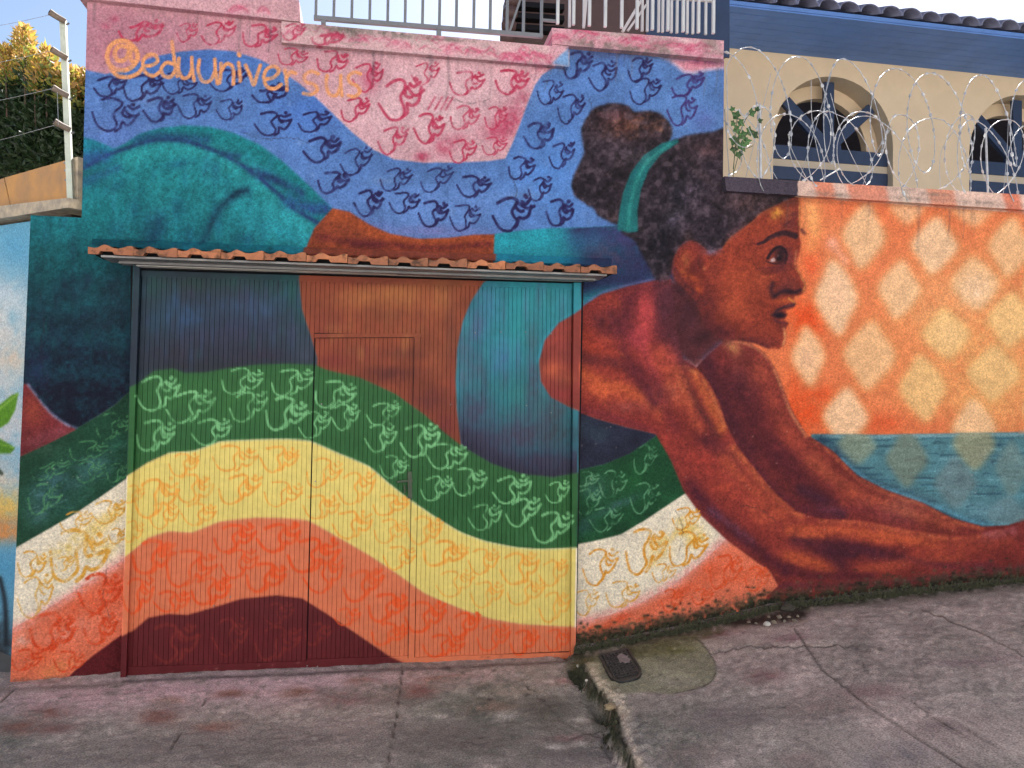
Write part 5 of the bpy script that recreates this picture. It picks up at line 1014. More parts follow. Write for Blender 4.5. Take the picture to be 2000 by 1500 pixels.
s1 = st(614, 655)[0]; s2 = st(821, 655)[0]; tw = .5 * (st(614, 653)[1] + st(821, 651)[1]); t0 = .5 * (st(300, 541)[1] + st(1100, 564)[1]); tb = .5 * (st(420, 1303)[1] + st(1000, 1276)[1])
PW = 1 / 94.0
def run(a, b, ta, tb_, parent):
    n = max(int(round((b - a) / PW)), 1)
    for i in range(n): slat(a + (b - a) * i / n, a + (b - a) * (i + 1) / n, ta, tb_, parent)
run(0, s1, t0, tb, gate); run(s1, s2, t0, tw, gate); run(s2, 1, t0, tb, gate)
strip((276, 528), (1118, 554), (1118, 565), (276, 540), gate, 'top_rail', GY_ - .004); strip((248, 1303), (1113, 1274), (1113, 1286), (247, 1325), gate, 'bottom_rail', GY_ - .006)
# wicket door
wick = gpart('wicket_door', *skin(*[at_y(*p, GY_ + .013) for p in ((617, 657), (809, 657), (797, 1293), (600, 1300))], .2, .03), M['dark'])
tag(wick, 'narrow pedestrian door set into the ribbed gate')
a0, a1 = st(616, 660)[0], st(809, 660)[0]; ta, tc = tw + .006, .5 * (st(610, 1290)[1] + st(790, 1283)[1])
n = int(round((a1 - a0) / PW))
for i in range(n):
    o = slat(a0 + (a1 - a0) * i / n, a0 + (a1 - a0) * (i + 1) / n, ta, tc, wick)
strip((614, 652), (822, 651), (822, 659), (614, 660), gate, 'wicket_frame', GY_ - .006); o = strip((809, 659), (821, 659), (809, 1286), (797, 1287), gate, 'wicket_frame', GY_ - .007)
strip((599, 1288), (799, 1281), (799, 1290), (599, 1297), gate, 'wicket_frame', GY_ - .0065)
# rolled edges seen as thin dark lines, lock, bolts
def dark_line(p, q, w=.003, y=GY_ - .0085, parent=gate, name='seam'):
    m_ = MB(); m_.bar(at_y(*p, y), at_y(*q, y), w, .004, up=(0, 1, 0)); o = mesh_obj(name, m_.v, m_.f, M['dark'], parent)
    o.matrix_parent_inverse = inv if parent is gate else Matrix.Identity(4); return o
dark_line((809, 660), (797, 1286)); dark_line((617, 660), (808, 659))
lk = MB(); a = at_y(799, 938, GY_ - .02); b = at_y(778, 941, GY_ - .02)
lk.bar(at_y(775, 941, GY_ - .016), at_y(806, 938, GY_ - .016), .012, .012); lk.bar(at_y(800, 921, GY_ - .012), at_y(801, 973, GY_ - .012), .026, .01, up=(0, 1, 0)); lk.tube([at_y(790, 947, GY_ - .03), at_y(791, 962, GY_ - .03)], .007, 8)
o = mesh_obj('latch', lk.v, lk.f, plain('latch_paint', alb((46, 62, 36)), .5)); o.parent = gate; o.matrix_parent_inverse = inv
for (x, y_) in [(628, 789), (616, 940), (928, 650), (978, 648), (1026, 648), (1076, 652), (880, 790), (1028, 792), (1076, 806), (418, 1183), (600, 1300), (620, 1301), (700, 1304), (450, 1166)]:
    bt = MB(); c = at_y(x, y_, GY_ - .002); bt.tube([c, c + np.array([0, -.006, 0])], .0045, 6); o = mesh_obj('rivet', bt.v, bt.f, M['steel'], gate); o.matrix_parent_inverse = inv
# posts, head box
for nm, q in (('gate_post', ((260, 517), (273, 518), (246, 1326), (235, 1327))), ('gate_post', ((1121, 552), (1136, 552), (1124, 1284), (1115, 1285)))):
    V, Fc = skin(*[at_y(*p, .016) for p in q], .008, .075); gpart(nm, V, Fc, M['gatepaint'], gate, paint_cols(V, .016))
m_ = MB(); a, b, c, d = (at_y(*p, .075) for p in ((255, 1330), (1125, 1290), (1140, 540), (255, 505)))
V, Fc = skin(d, c, b, a, .5, .02); gpart('shadow_board', V, Fc, M['dark'])
V, Fc = skin(*[at_y(*p, -.032) for p in ((266, 505), (1141, 538), (1141, 548), (266, 519))], .2, .075); gpart('track_cover', V, Fc, M['oldboard'])
V, Fc = skin(*[at_y(*p, .03) for p in ((258, 512), (1141, 545), (1141, 552), (258, 525))], .2, .02); gpart('shade_strip', V, Fc, M['dark'])  # near-black strip makes the shadow gap above the gate

# ------------------------------------------------------------------ tiled canopy above the gate
can = tag(empty('gate_canopy', tuple(at_y(690, 505, -.1))), 'narrow terracotta tiled canopy with a painted mortar ledge over the metal gate', 'canopy')
cinv = Matrix.Translation(-can.location)
FY = -.215                                                  # front edge of the tiles
E0, E1 = at_y(171, 490, FY), at_y(1206, 530, FY); dirx = (E1 - E0) / np.linalg.norm(E1 - E0); LEN = np.linalg.norm(E1 - E0); NT = 13; TW = LEN / NT
prof_t = [(0, .026), (.12, .020), (.22, .024), (.29, .036), (.36, .042), (.44, .036), (.54, .024), (.66, .022), (.76, .027), (.86, .037), (.93, .039), (.985, .037)]
prof_b = [(.985, -.014), (.58, -.014), (.53, .004), (.27, .004), (.22, -.014), (0, -.014)]
slope = math.radians(7); dep = .20
V = []
for k in (0, 1):
    for u, h in prof_t + prof_b: V.append((u * TW, k * dep * math.cos(slope), h + k * dep * math.sin(slope)))
n = len(prof_t) + len(prof_b); Fc = [(i, i + n, (i + 1) % n + n, (i + 1) % n) for i in range(n)]
nt_ = len(prof_t)
top_i = lambda i: i
caps = []
def strip_cap(o, flip):
    T = list(range(nt_)); B = list(range(nt_, n))[::-1]       # bottom from u=0 to u=.985
    i = j = 0; fs = []
    allp = prof_t + prof_b
    while i < nt_ - 1 or j < len(B) - 1:
        if j == len(B) - 1 or (i < nt_ - 1 and allp[T[i + 1]][0] <= allp[B[j + 1]][0]): fs.append((T[i] + o, T[i + 1] + o, B[j] + o)); i += 1
        else: fs.append((T[i] + o, B[j + 1] + o, B[j] + o)); j += 1
    return [f[::-1] for f in fs] if flip else fs
Fc = Fc + strip_cap(0, True) + strip_cap(n, False)
tm = None
for i in range(NT):
    P = E0 + dirx * TW * i + np.array([0, random.uniform(-.008, .006), random.uniform(-.003, .003)])
    if tm is None: o = mesh_obj('roof_tile', V, Fc, M['terracotta'], can); tm = o.data
    else: o = link(bpy.data.objects.new('roof_tile', tm), can)
    ry = -math.atan2(dirx[2], dirx[0])
    o.matrix_parent_inverse = cinv; o.location = P; o.rotation_euler = (random.uniform(-.02, .02), ry + random.uniform(-.008, .008), random.uniform(-.012, .012))
M['mortarpaint'] = painted('painted_mortar', .8, True)
A0, A1 = at_y(180, 466, -.001), at_y(1194, 505, -.001); B0, B1 = at_y(180, 480, -.16), at_y(1194, 518, -.16)
V, Fc, nu, nv = quad_grid(A0, A1, B1, B0, .009); V[:, 2] += (fast_noise(V[:, 0], V[:, 1], 25) - .5) * .006
o = mesh_obj('mortar_ledge', V, Fc, M['mortarpaint'], can, True, paint_cols(V)); o.matrix_parent_inverse = cinv
m_ = MB(); dz = dirx[2] / dirx[0]
def slope_box(x0, x1, y0, y1, h0, h1, base):
    z = lambda x: base[2] + dz * (x - base[0])
    return [(x0, y0, z(x0) + h0), (x1, y0, z(x1) + h0), (x1, y1, z(x1) + h0), (x0, y1, z(x0) + h0), (x0, y0, z(x0) + h1), (x1, y0, z(x1) + h1), (x1, y1, z(x1) + h1), (x0, y1, z(x0) + h1)]
m_.hexa(slope_box(E0[0] + .06, E1[0] - .06, FY + .03, -.004, -.027, -.0155, E0)); o = m_.build('canopy_board', M['steel'], can); o.matrix_parent_inverse = cinv
m_ = MB(); m_.hexa(slope_box(E0[0] + .02, E1[0] - .02, FY + .06, -.006, -.0125, .012, E0)); o = m_.build('dark_filler', M['dark'], can); o.matrix_parent_inverse = cinv  # near-black filler keeps the hollows behind the tiles dark
m_ = MB(); m_.hexa(slope_box(E0[0] + .12, E1[0] - .10, FY + .14, -.005, -.040, -.0275, E0)); o = m_.build('canopy_batten', M['steel'], can); o.matrix_parent_inverse = cinv

# ------------------------------------------------------------------ railings on the wall
M['rail_backlit'] = plain('backlit_rail_paint', (0.13, 0.135, 0.15), 0.5, 0.0, var=.1, bump_s=.05)  # rail grey darkened to look backlit against the sky
def railing(label, bars, rails, y, w=.017, extra=(), mat='railgrey'):
    loc = at_y(bars[len(bars) // 2][0], 60, y); root = tag(empty('railing', tuple(loc)), label, 'railing'); ri = Matrix.Translation(-root.location)
    def add_(name, p, q, ww):
        m_ = MB(); m_.bar(p, q, ww, ww, up=(0, 1, 0)); o = m_.build(name, M[mat], root); o.matrix_parent_inverse = ri
    for x, yb in bars:
        p = at_y(x, yb, y); add_('spindle', p, (p[0], y, p[2] + 1.0 - (yb - 40) * .0), w)
    for (p, q, ww) in rails: add_('rail', at_y(*p, y - .002), at_y(*q, y - .002), ww)
    if rails:
        p, q = at_y(*rails[0][0], y), at_y(*rails[0][1], y); add_('top_rail', (p[0], y, bars and at_y(*bars[0], y)[2] + 1.0), (q[0], y, at_y(*bars[0], y)[2] + 1.0), .03)
    for p, q, ww in extra: add_('brace', at_y(*p, y + .004), at_y(*q, y + .004), ww)
    return root
lb = [(617, 34), (652, 37), (687, 40), (722, 43), (757, 46), (791, 49), (825, 52), (858, 55), (891, 58), (925, 61), (957, 64), (990, 66), (1022, 68), (1057, 71)]
railing('grey steel railing over open sky above the pink coping', lb, [((613, 35), (1060, 71), .026), ((1056, 39), (1090, 42), .016)], .11, .018, [((994, 66), (1016, 0), .014), ((857, 56), (857, 72), .03), ((632, 37), (632, 48), .03)], mat='rail_backlit')
railing('pale grey spindle railing standing on the pink stepped coping', [(x, 47 + (x - 1089) * .062) for x in (1089, 1120, 1151, 1182, 1214, 1244, 1274, 1304, 1334, 1364, 1393)], [((1086, -30), (1396, -4), .02)], .08, .019)
railing('pale grey railing set back behind the spindle railing', [(x, 52 + (x - 1089) * .055) for x in (1112, 1140, 1254, 1264, 1286, 1294, 1311, 1322, 1342, 1353, 1378)], [((1100, -20), (1396, 2), .02)], .42, .017, [((1216, 62), (1258, -8), .02), ((1226, 60), (1262, 10), .016), ((1140, 50), (1146, -20), .02)])
# ------------------------------------------------------------------ house behind, on the right
HY = 5.0
house = tag(empty('arched_house', tuple(at_y(1800, 300, HY))), 'cream house with arched openings, navy timber and a tiled eave behind the coiled wire', 'house')
hi = Matrix.Translation(-house.location)
def hpart(name, mb, mat, parent=None, smooth=False):
    o = mesh_obj(name, mb.v, mb.f, M[mat], parent or house, smooth)
    if parent is None: o.matrix_parent_inverse = hi
    return o
ZS = at_y(1628, 277, HY)[2]; RA = (at_y(1746, 277, HY)[0] - at_y(1512, 277, HY)[0]) / 2; CX1 = at_y(1629, 277, HY)[0]
CX2 = at_y(1893, 300, HY)[0] + RA; PITCHX = CX2 - CX1; ZT = at_y(1715, 121, HY)[2]; ZLOW = 1.2
centres = [CX1 + k * PITCHX for k in range(3)]
xw0, xw1 = at_y(1385, 200, HY)[0], centres[-1] + RA + .8
def arched_wall(y, th, R, name, mat, zt, x0, x1, segs=20):
    mb = MB(); edges = [x0]
    xs = x0
    def quad(a, b, c, d): mb.add([a, b, c, d], [(0, 1, 2, 3)])
    cur = x0
    for c in centres:
        quad((cur, y, ZLOW), (c - R, y, ZLOW), (c - R, y, zt), (cur, y, zt))
        for k in range(segs):
            a0, a1 = math.pi - math.pi * k / segs, math.pi - math.pi * (k + 1) / segs
            p0 = (c + R * math.cos(a0), ZS + R * math.sin(a0)); p1 = (c + R * math.cos(a1), ZS + R * math.sin(a1))
            quad((p0[0], y, p0[1]), (p1[0], y, p1[1]), (p1[0], y, zt), (p0[0], y, zt))
        cur = c + R
    quad((cur, y, ZLOW), (x1, y, ZLOW), (x1, y, zt), (cur, y, zt))
    hpart(name, mb, mat)
    for c in centres:                                      # reveals
        mb = MB(); pts = [(c - R, ZLOW), (c - R, ZS)] + [(c + R * math.cos(math.pi - math.pi * k / segs), ZS + R * math.sin(math.pi - math.pi * k / segs)) for k in range(1, segs)] + [(c + R, ZS), (c + R, ZLOW)]
        for p, q in zip(pts[:-1], pts[1:]): mb.add([(p[0], y, p[1]), (p[0], y + th, p[1]), (q[0], y + th, q[1]), (q[0], y, q[1])], [(0, 1, 2, 3)])
        hpart('arch_reveal', mb, 'tanreveal', smooth=False)
arched_wall(HY, .34, RA, 'front_wall', 'tanwall', ZT, xw0, xw1); arched_wall(HY + .34, .12, RA * .80, 'inner_arch_wall', 'tanwall', ZT, xw0, xw1)
mb = MB(); mb.box((xw0, HY + 3.2, ZLOW), (xw1, HY + 3.3, ZT)); hpart('back_wall', mb, 'slate')
mb = MB(); mb.box((xw0, HY + .47, ZS + RA * .92), (xw1, HY + 3.19, ZS + RA * .92 + .1)); hpart('ceiling', mb, 'slate')
mb = MB(); mb.box((xw0 - .1, HY - .0, ZLOW), (xw0 - .003, HY + 3.3, ZT)); hpart('side_wall', mb, 'tanwall')
mb = MB(); mb.box((xw1 + .003, HY, ZLOW), (xw1 + .1, HY + 3.3, ZT)); hpart('side_wall', mb, 'tanwall')
pxm = RA / 116.5                                            # metres per photo pixel at the house front
for c in centres:
    fr = MB(); y = HY + .17
    win = None
    mb = MB(); mb.box((c - RA + .004, y - .06, ZS - 32 * pxm), (c + RA - .004, y + .02, ZS - 8 * pxm)); win = hpart('window_frame', mb, 'navy')
    def wsub(nm, mb, mat):
        return mesh_obj(nm, mb.v, mb.f, M[mat], win)
    mb = MB(); mb.box((c - RA + .004, y - .05, ZS - 45 * pxm), (c + RA - .004, y + .01, ZS - 32.5 * pxm)); wsub('shutter_box', mb, 'tanreveal')
    mb = MB(); mb.box((c - RA + .004, y - .06, ZS - 68 * pxm), (c + RA - .004, y + .02, ZS - 45.5 * pxm)); wsub('rail', mb, 'navy')
    for ang in (0, 47, -47):
        mb = MB(); a = math.radians(ang); d = Vector((math.sin(a), 0, math.cos(a))); p0 = Vector((c, y - .02, ZS - 6 * pxm)); mb.bar(p0 + d * .1, p0 + d * (RA * (1.02 if ang == 0 else .99)), 19 * pxm, .06, up=(0, 1, 0)); wsub('spoke', mb, 'navy')
    mb = MB(); N = 12; r = 24 * pxm; pts = [(c + r * math.cos(math.pi * k / N), ZS - 8 * pxm + r * math.sin(math.pi * k / N)) for k in range(N + 1)]
    for yy in (y - .055, y + .015): mb.add([(p[0], yy, p[1]) for p in pts], [tuple(range(N + 1))])
    for k in range(N): mb.add([(pts[k][0], y - .055, pts[k][1]), (pts[k + 1][0], y - .055, pts[k + 1][1]), (pts[k + 1][0], y + .015, pts[k + 1][1]), (pts[k][0], y + .015, pts[k][1])], [(0, 1, 2, 3)])
    wsub('hub', mb, 'navy')
# eave
EY = 3.95; ZE = at_y(1750, 40, EY)[2]
x0e, x1e = at_y(1300, 30, EY)[0], xw1 + .6
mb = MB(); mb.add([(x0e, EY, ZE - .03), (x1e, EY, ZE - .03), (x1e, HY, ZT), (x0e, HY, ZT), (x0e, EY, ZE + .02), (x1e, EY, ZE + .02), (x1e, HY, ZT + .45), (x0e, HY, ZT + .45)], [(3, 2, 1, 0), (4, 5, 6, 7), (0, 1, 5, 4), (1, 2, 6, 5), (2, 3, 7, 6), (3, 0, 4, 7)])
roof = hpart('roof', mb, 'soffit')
def rpart(nm, mb, mat, smooth=False):
    return mesh_obj(nm, mb.v, mb.f, M[mat], roof, smooth)
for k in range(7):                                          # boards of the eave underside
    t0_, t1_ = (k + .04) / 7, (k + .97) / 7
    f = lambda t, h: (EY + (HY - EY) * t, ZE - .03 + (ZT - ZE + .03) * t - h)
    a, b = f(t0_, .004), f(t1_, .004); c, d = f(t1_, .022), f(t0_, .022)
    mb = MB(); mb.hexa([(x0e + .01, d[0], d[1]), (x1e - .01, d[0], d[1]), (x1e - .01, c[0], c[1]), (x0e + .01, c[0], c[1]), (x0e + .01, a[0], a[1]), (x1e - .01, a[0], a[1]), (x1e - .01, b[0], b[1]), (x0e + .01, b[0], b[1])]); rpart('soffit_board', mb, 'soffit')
mb = MB(); mb.add([(x0e, EY + .02, ZE + .05), (x1e, EY + .02, ZE + .05), (x1e, HY + 2.2, ZE + 1.35), (x0e, HY + 2.2, ZE + 1.35)], [(0, 1, 2, 3)]); rpart('roof_slope', mb, 'tile_backlit')
TP = at_y(1805, 40, EY)[0] - at_y(1766, 40, EY)[0]
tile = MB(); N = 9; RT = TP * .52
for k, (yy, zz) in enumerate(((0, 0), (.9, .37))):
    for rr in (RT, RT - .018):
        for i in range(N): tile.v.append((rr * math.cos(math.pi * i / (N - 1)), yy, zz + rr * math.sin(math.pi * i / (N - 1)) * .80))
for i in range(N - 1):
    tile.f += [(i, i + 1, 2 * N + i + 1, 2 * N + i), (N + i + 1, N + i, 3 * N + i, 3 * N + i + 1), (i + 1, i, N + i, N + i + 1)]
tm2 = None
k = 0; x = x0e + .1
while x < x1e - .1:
    if tm2 is None: o = rpart('eave_tile', tile, 'tile_backlit', True); tm2 = o.data
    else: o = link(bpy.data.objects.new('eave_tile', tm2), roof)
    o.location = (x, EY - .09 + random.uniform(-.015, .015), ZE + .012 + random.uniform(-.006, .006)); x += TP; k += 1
# porch at the left end of the house
porch = tag(empty('porch_roof', tuple(at_y(1150, 20, 2.4))), 'dark brown porch roof with rounded tile edge behind the spindle railing', 'roof')
pi_ = Matrix.Translation(-porch.location)
def pp(nm, mb, mat, smooth=False):
    o = mesh_obj(nm, mb.v, mb.f, M[mat], porch, smooth); o.matrix_parent_inverse = pi_; return o
a, b, c, d = at_y(1005, 78, 2.4), at_y(1420, 110, 2.4), at_y(1420, -60, 2.4), at_y(1016, -90, 2.4)
mb = MB(); mb.hexa([tuple(a), tuple(b), (b[0], 3.4, b[2]), (a[0], 3.4, a[2]), tuple(d), tuple(c), (c[0], 3.4, c[2]), (d[0], 3.4, d[2])]); pp('porch_wall', mb, 'browntimber')
for i, (yy, h) in enumerate(((12, 9), (34, 8), (56, 10))):
    p, q = at_y(1008, yy, 2.36), at_y(1100, yy + 6, 2.36); mb = MB(); mb.bar(p, q, .05, .10, up=(0, 1, 0)); pp('beam', mb, 'dark')
for i in range(6):
    p, q = at_y(1003 + i * 3 - 12, 74 - i * 24, 2.30), at_y(1003 + i * 3 - 12, 74 - i * 24, 2.6); mb = MB(); mb.tube([p, q], .075, 10); pp('edge_tile', mb, 'browntimber', True)
p, q = at_y(1262, 100, 2.38), at_y(1262, -60, 2.38); p2, q2 = at_y(1425, 112, 2.38), at_y(1425, -60, 2.38)
mb = MB(); mb.add([tuple(p), tuple(p2), tuple(q2), tuple(q), (p[0], 2.399, p[2]), (p2[0], 2.399, p2[2]), (q2[0], 2.399, q2[2]), (q[0], 2.399, q[2])], [(0, 1, 2, 3), (7, 6, 5, 4), (0, 4, 5, 1), (2, 6, 7, 3), (1, 5, 6, 2), (0, 3, 7, 4)]); pp('side_panel', mb, 'navy')

# ------------------------------------------------------------------ razor wire on the right-hand wall
razor = tag(empty('razor_wire', tuple(at_y(1720, 350, .1))), 'coiled galvanised razor wire along the top of the right-hand wall', 'razor wire')
ri_ = Matrix.Translation(-razor.location)
tops = [(1420, 95), (1475, 82), (1578, 103), (1660, 110), (1763, 126), (1838, 134), (1935, 142), (2020, 152), (2110, 160), (2200, 168)]
g = random.Random(5)
def coil(tops, phase, sgn, zb, amp, seed, name, dy):
    P_top = [at_y(*p, .1) for p in tops]; pts = []
    for i in range((len(P_top) - 1) * 44):
        t = i / 44.0; k = int(t); f = t - k
        xt = P_top[k][0] * (1 - f) + P_top[k + 1][0] * f; zt_ = P_top[k][2] * (1 - f) + P_top[k + 1][2] * f
        zb_ = c4(xt) + .045 + zb + .05 * math.sin(k * 2.3 + seed)
        th = 2 * math.pi * t + phase; a_ = amp * (1 + .25 * math.sin(k * 1.7 + seed))
        zc, R = (zt_ + zb_) / 2, (zt_ - zb_) / 2
        pts.append((xt + sgn * a_ * math.sin(th) + .0, .12 + dy * math.sin(th + .9 * sgn), zc + R * math.cos(th) + .010 * math.sin(th * 1.7 + seed)))
    pts = [p for p in pts if XC + .01 < p[0] < XLAST]
    mb = MB(); mb.tube(pts, .0030, 5); o = mesh_obj(name, mb.v, mb.f, M['wire'], razor, True); o.matrix_parent_inverse = ri_
    return pts
tops2 = [(1380, 205), (1440, 206), (1560, 214), (1640, 212), (1712, 222), (1850, 222), (1925, 228), (2040, 240), (2120, 246), (2240, 256)]
lines = [coil(tops, 0, 1, .22, .17, 1, 'wire_coil', .06), coil(tops2, 0.4, 1, .0, .20, 2, 'wire_coil', .07), coil([(x + 40, y + 6) for x, y in tops2], .2, -1, .02, .22, 4, 'wire_coil', .06)]
br = MB()
for pts in lines:
    acc = 0
    for a, b in zip(pts[:-1], pts[1:]):
        a = Vector(a); b = Vector(b); L_ = (b - a).length; acc += L_
        if acc > .055:
            acc = 0; t = (b - a).normalized(); r = Vector((g.uniform(-1, 1), g.uniform(-1, 1), g.uniform(-1, 1))); n_ = t.cross(r).normalized(); m2 = t.cross(n_); l = g.uniform(.015, .022); w = g.uniform(.007, .011)
            br.add([a + t * l, a + n_ * w * .5, a + t * l * .55 + n_ * w, a - t * l * .55 + n_ * w, a - t * l, a - t * l * .55 - n_ * w, a + t * l * .55 - n_ * w, a + m2 * .004, a - m2 * .004], [(0, 2, 7), (2, 3, 7), (3, 4, 7), (4, 5, 7), (5, 6, 7), (6, 0, 7), (2, 0, 8), (3, 2, 8), (4, 3, 8), (5, 4, 8), (6, 5, 8), (0, 6, 8)])
o = mesh_obj('barbs', br.v, br.f, M['wire'], razor); o.matrix_parent_inverse = ri_; o["kind"] = "stuff"
for (a, b, w) in (((1484, 203), (1486, 348), .013), ((1640, 330), (1602, 352), .008), ((1925, 250), (1930, 388), .011)):
    mb = MB(); mb.bar(at_y(*a, .16), at_y(*b, .16), w, w, up=(0, 1, 0)); o = mesh_obj('stake', mb.v, mb.f, M['wire'], razor); o.matrix_parent_inverse = ri_
for k in range(9):                                          # stray strands between the loops
    x = g.uniform(1435, 2000); yb = 345 + (x - 1435) * .065
    mb = MB(); p = at_y(x, yb, g.uniform(.05, .2)); q = at_y(x + g.uniform(-80, 110), yb - g.uniform(90, 230), g.uniform(.05, .25)); mid = (p + q) / 2 + np.array([g.uniform(-.06, .06), 0, g.uniform(-.03, .05)])
    mb.tube([tuple(p_) for p_ in spline([p, mid, q], False, 5)], .0022, 4); o = mesh_obj('strand', mb.v, mb.f, M['wire'], razor); o.matrix_parent_inverse = ri_

# ------------------------------------------------------------------ foliage
def leaf_cloud(name, items, parent, inv_):
    """items: (position, direction, length, width, colour); one mesh of folded leaves"""
    V, Fc, C = [], [], []
    for (p, d, l, w, c) in items:
        p = np.asarray(p); d = np.asarray(d) / (np.linalg.norm(d) + 1e-9); r = RNG.normal(size=3); s = np.cross(d, r); s /= np.linalg.norm(s) + 1e-9; n_ = np.cross(d, s)
        b = len(V); V += [p, p + d * l * .45 + s * w + n_ * w * .3, p + d * l, p + d * l * .45 - s * w + n_ * w * .3, p + d * l * .5]
        Fc += [(b, b + 1, b + 4), (b + 1, b + 2, b + 4), (b + 2, b + 3, b + 4), (b + 3, b, b + 4)]; C += [c] * 5
    o = mesh_obj(name, np.array(V), np.array(Fc), M['leaf'], parent, False, np.array(C, np.float32)); o.matrix_parent_inverse = inv_
    return o
A_ = np.array([at_y(142, 350, .30)[0], .30]); D_ = np.array([-.72, .69]); D_ /= np.linalg.norm(D_); NRM = np.array([-D_[1], D_[0]]); NRM = NRM if NRM[1] < 0 else -NRM
def at_l(px_, py_, off=0.0):
    """point of the oblique vertical plane that runs back from the mural wall's left end"""
    d = ray(px_, py_); o2 = A_ + NRM * off
    M2 = np.array([[d[0], -D_[0]], [d[1], -D_[1]]]); t, s = np.linalg.solve(M2, o2 - CAM[:2])
    return CAM + d * t
def behind(px_): return at_l(px_, 300)[1] if px_ < 140 else .35
shrub = tag(empty('shrub', (at_y(60, 350, 1.1)[0], 1.3, 0)), 'clipped evergreen shrub with golden new shoots behind the ochre wall', 'shrub')
si = Matrix.Translation(-shrub.location); items = []; stems = MB()
top_prof = [(-180, 90), (-120, 70), (-60, 85), (-10, 92), (10, 92), (22, 104), (32, 70), (46, 52), (62, 72), (70, 118), (80, 122), (90, 92), (104, 116), (120, 140), (150, 138), (180, 150), (230, 160)]
tpx = np.array(top_prof, float)
for k in range(17000):
    px_ = RNG.uniform(-180, 230); yt = np.interp(px_, tpx[:, 0], tpx[:, 1]); v = RNG.random() ** 1.5; dep_ = behind(px_) + RNG.uniform(.45, 1.2)
    py_ = yt + v * (345 - yt); p = at_y(px_, py_, dep_)
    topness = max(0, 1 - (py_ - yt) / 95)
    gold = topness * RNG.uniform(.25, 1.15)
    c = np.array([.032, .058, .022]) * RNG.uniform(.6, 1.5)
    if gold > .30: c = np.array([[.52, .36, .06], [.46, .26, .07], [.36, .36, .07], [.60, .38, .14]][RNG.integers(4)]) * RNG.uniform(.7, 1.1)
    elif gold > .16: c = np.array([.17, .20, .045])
    d = np.array([RNG.normal() * .8, RNG.normal() * .8 - .3, RNG.uniform(.0, 1.2)])
    items.append((p, d, RNG.uniform(.04, .075), RNG.uniform(.009, .015), c))
for (cx, ytop, ybot, w) in ((46, 56, 150, 26), (88, 96, 170, 18), (10, 96, 170, 26), (125, 140, 200, 20), (66, 124, 190, 20), (-40, 80, 170, 26)):
    dep_ = behind(cx) + RNG.uniform(.45, .65); base_, tip = at_y(cx + 4, ybot + 60, dep_), at_y(cx, ytop, dep_); stems.tube([tuple(base_), tuple((base_ + tip) / 2), tuple(tip)], [.008, .005, .002], 5)
    for k in range(230):
        v = RNG.random(); py_ = ytop + v * (ybot - ytop); a = RNG.uniform(0, 2 * math.pi); p = at_y(cx + 4 * v, py_, dep_)
        d = np.array([math.cos(a) * 1.0, math.sin(a) * .8, .55 + .5 * (1 - v)]); rad = (.25 + .75 * v)
        c = np.array([[.60, .44, .07], [.55, .30, .08], [.42, .42, .08], [.66, .42, .18]][RNG.integers(4)]) * RNG.uniform(.7, 1.1)
        if v > .7 and RNG.random() < .5: c = np.array([.16, .22, .05])
        items.append((p + d * RNG.uniform(0, w / 300 * rad), d, RNG.uniform(.03, .055), RNG.uniform(.005, .009), c))
for k in range(9000):
    px_ = RNG.uniform(-180, 230); p = at_y(px_, RNG.uniform(165, 360), behind(px_) + RNG.uniform(.6, 1.25)); d = np.array([RNG.normal() * .8, RNG.normal() * .8 - .3, RNG.uniform(-.2, 1.0)])
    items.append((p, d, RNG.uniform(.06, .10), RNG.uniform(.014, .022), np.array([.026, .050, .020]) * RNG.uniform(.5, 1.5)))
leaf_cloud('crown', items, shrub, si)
for k in range(7):
    yb_ = behind(-150 + k * 45) + .85; x_ = at_y(-150 + k * 45, 300, yb_)[0]; stems.tube([(x_, yb_, -.04), (x_ + .05, yb_ - .02, 1.6), (x_ + .02, yb_ + .03, 3.3)], [.03, .022, .01], 6)
o = mesh_obj('trunk', stems.v, stems.f, M['bark'], shrub, True); o.matrix_parent_inverse = si
vine = tag(empty('vine', tuple(at_y(1436, 300, .06))), 'small green leafy vine climbing through the razor wire beside the tall mural block', 'vine'); vi = Matrix.Translation(-vine.location)
mb = MB(); items = []
for st_ in ([(1432, 345), (1436, 290), (1446, 255), (1462, 225), (1478, 216)], [(1432, 330), (1440, 280), (1460, 262), (1482, 262)], [(1433, 340), (1445, 300), (1470, 285)], [(1433, 330), (1438, 250), (1440, 225)]):
    q = spline([at_y(*p, .05 + .02 * i) for i, p in enumerate(st_)], False, 5); mb.tube([tuple(p) for p in q], .0028, 5)
o = mesh_obj('stem', mb.v, mb.f, M['wood'], vine, True); o.matrix_parent_inverse = vi
leaf_m = None
def lobed(px_, py_, size, ang, y):
    c = at_y(px_, py_, y); mbl = MB(); N = 10; rr = [1, .55, .82, .5, .6, .25, .6, .5, .82, .55]; tilt = random.uniform(-.5, .5)
    pts = [(0, 0, 0)]
    for k in range(N):
        a = ang + 2 * math.pi * k / N; r_ = rr[k] * size; pts.append((math.cos(a) * r_, math.cos(a) * r_ * tilt * .6 + (k % 2) * size * .12, math.sin(a) * r_))
    o = mesh_obj('leaf', np.array(pts) + c, [(0, k + 1, (k + 1) % N + 1) for k in range(N)], M['leaf'], vine, False, np.tile(np.array([[.022, .050, .016]]) * random.uniform(.7, 1.4), (N + 1, 1))); o.matrix_parent_inverse = vi
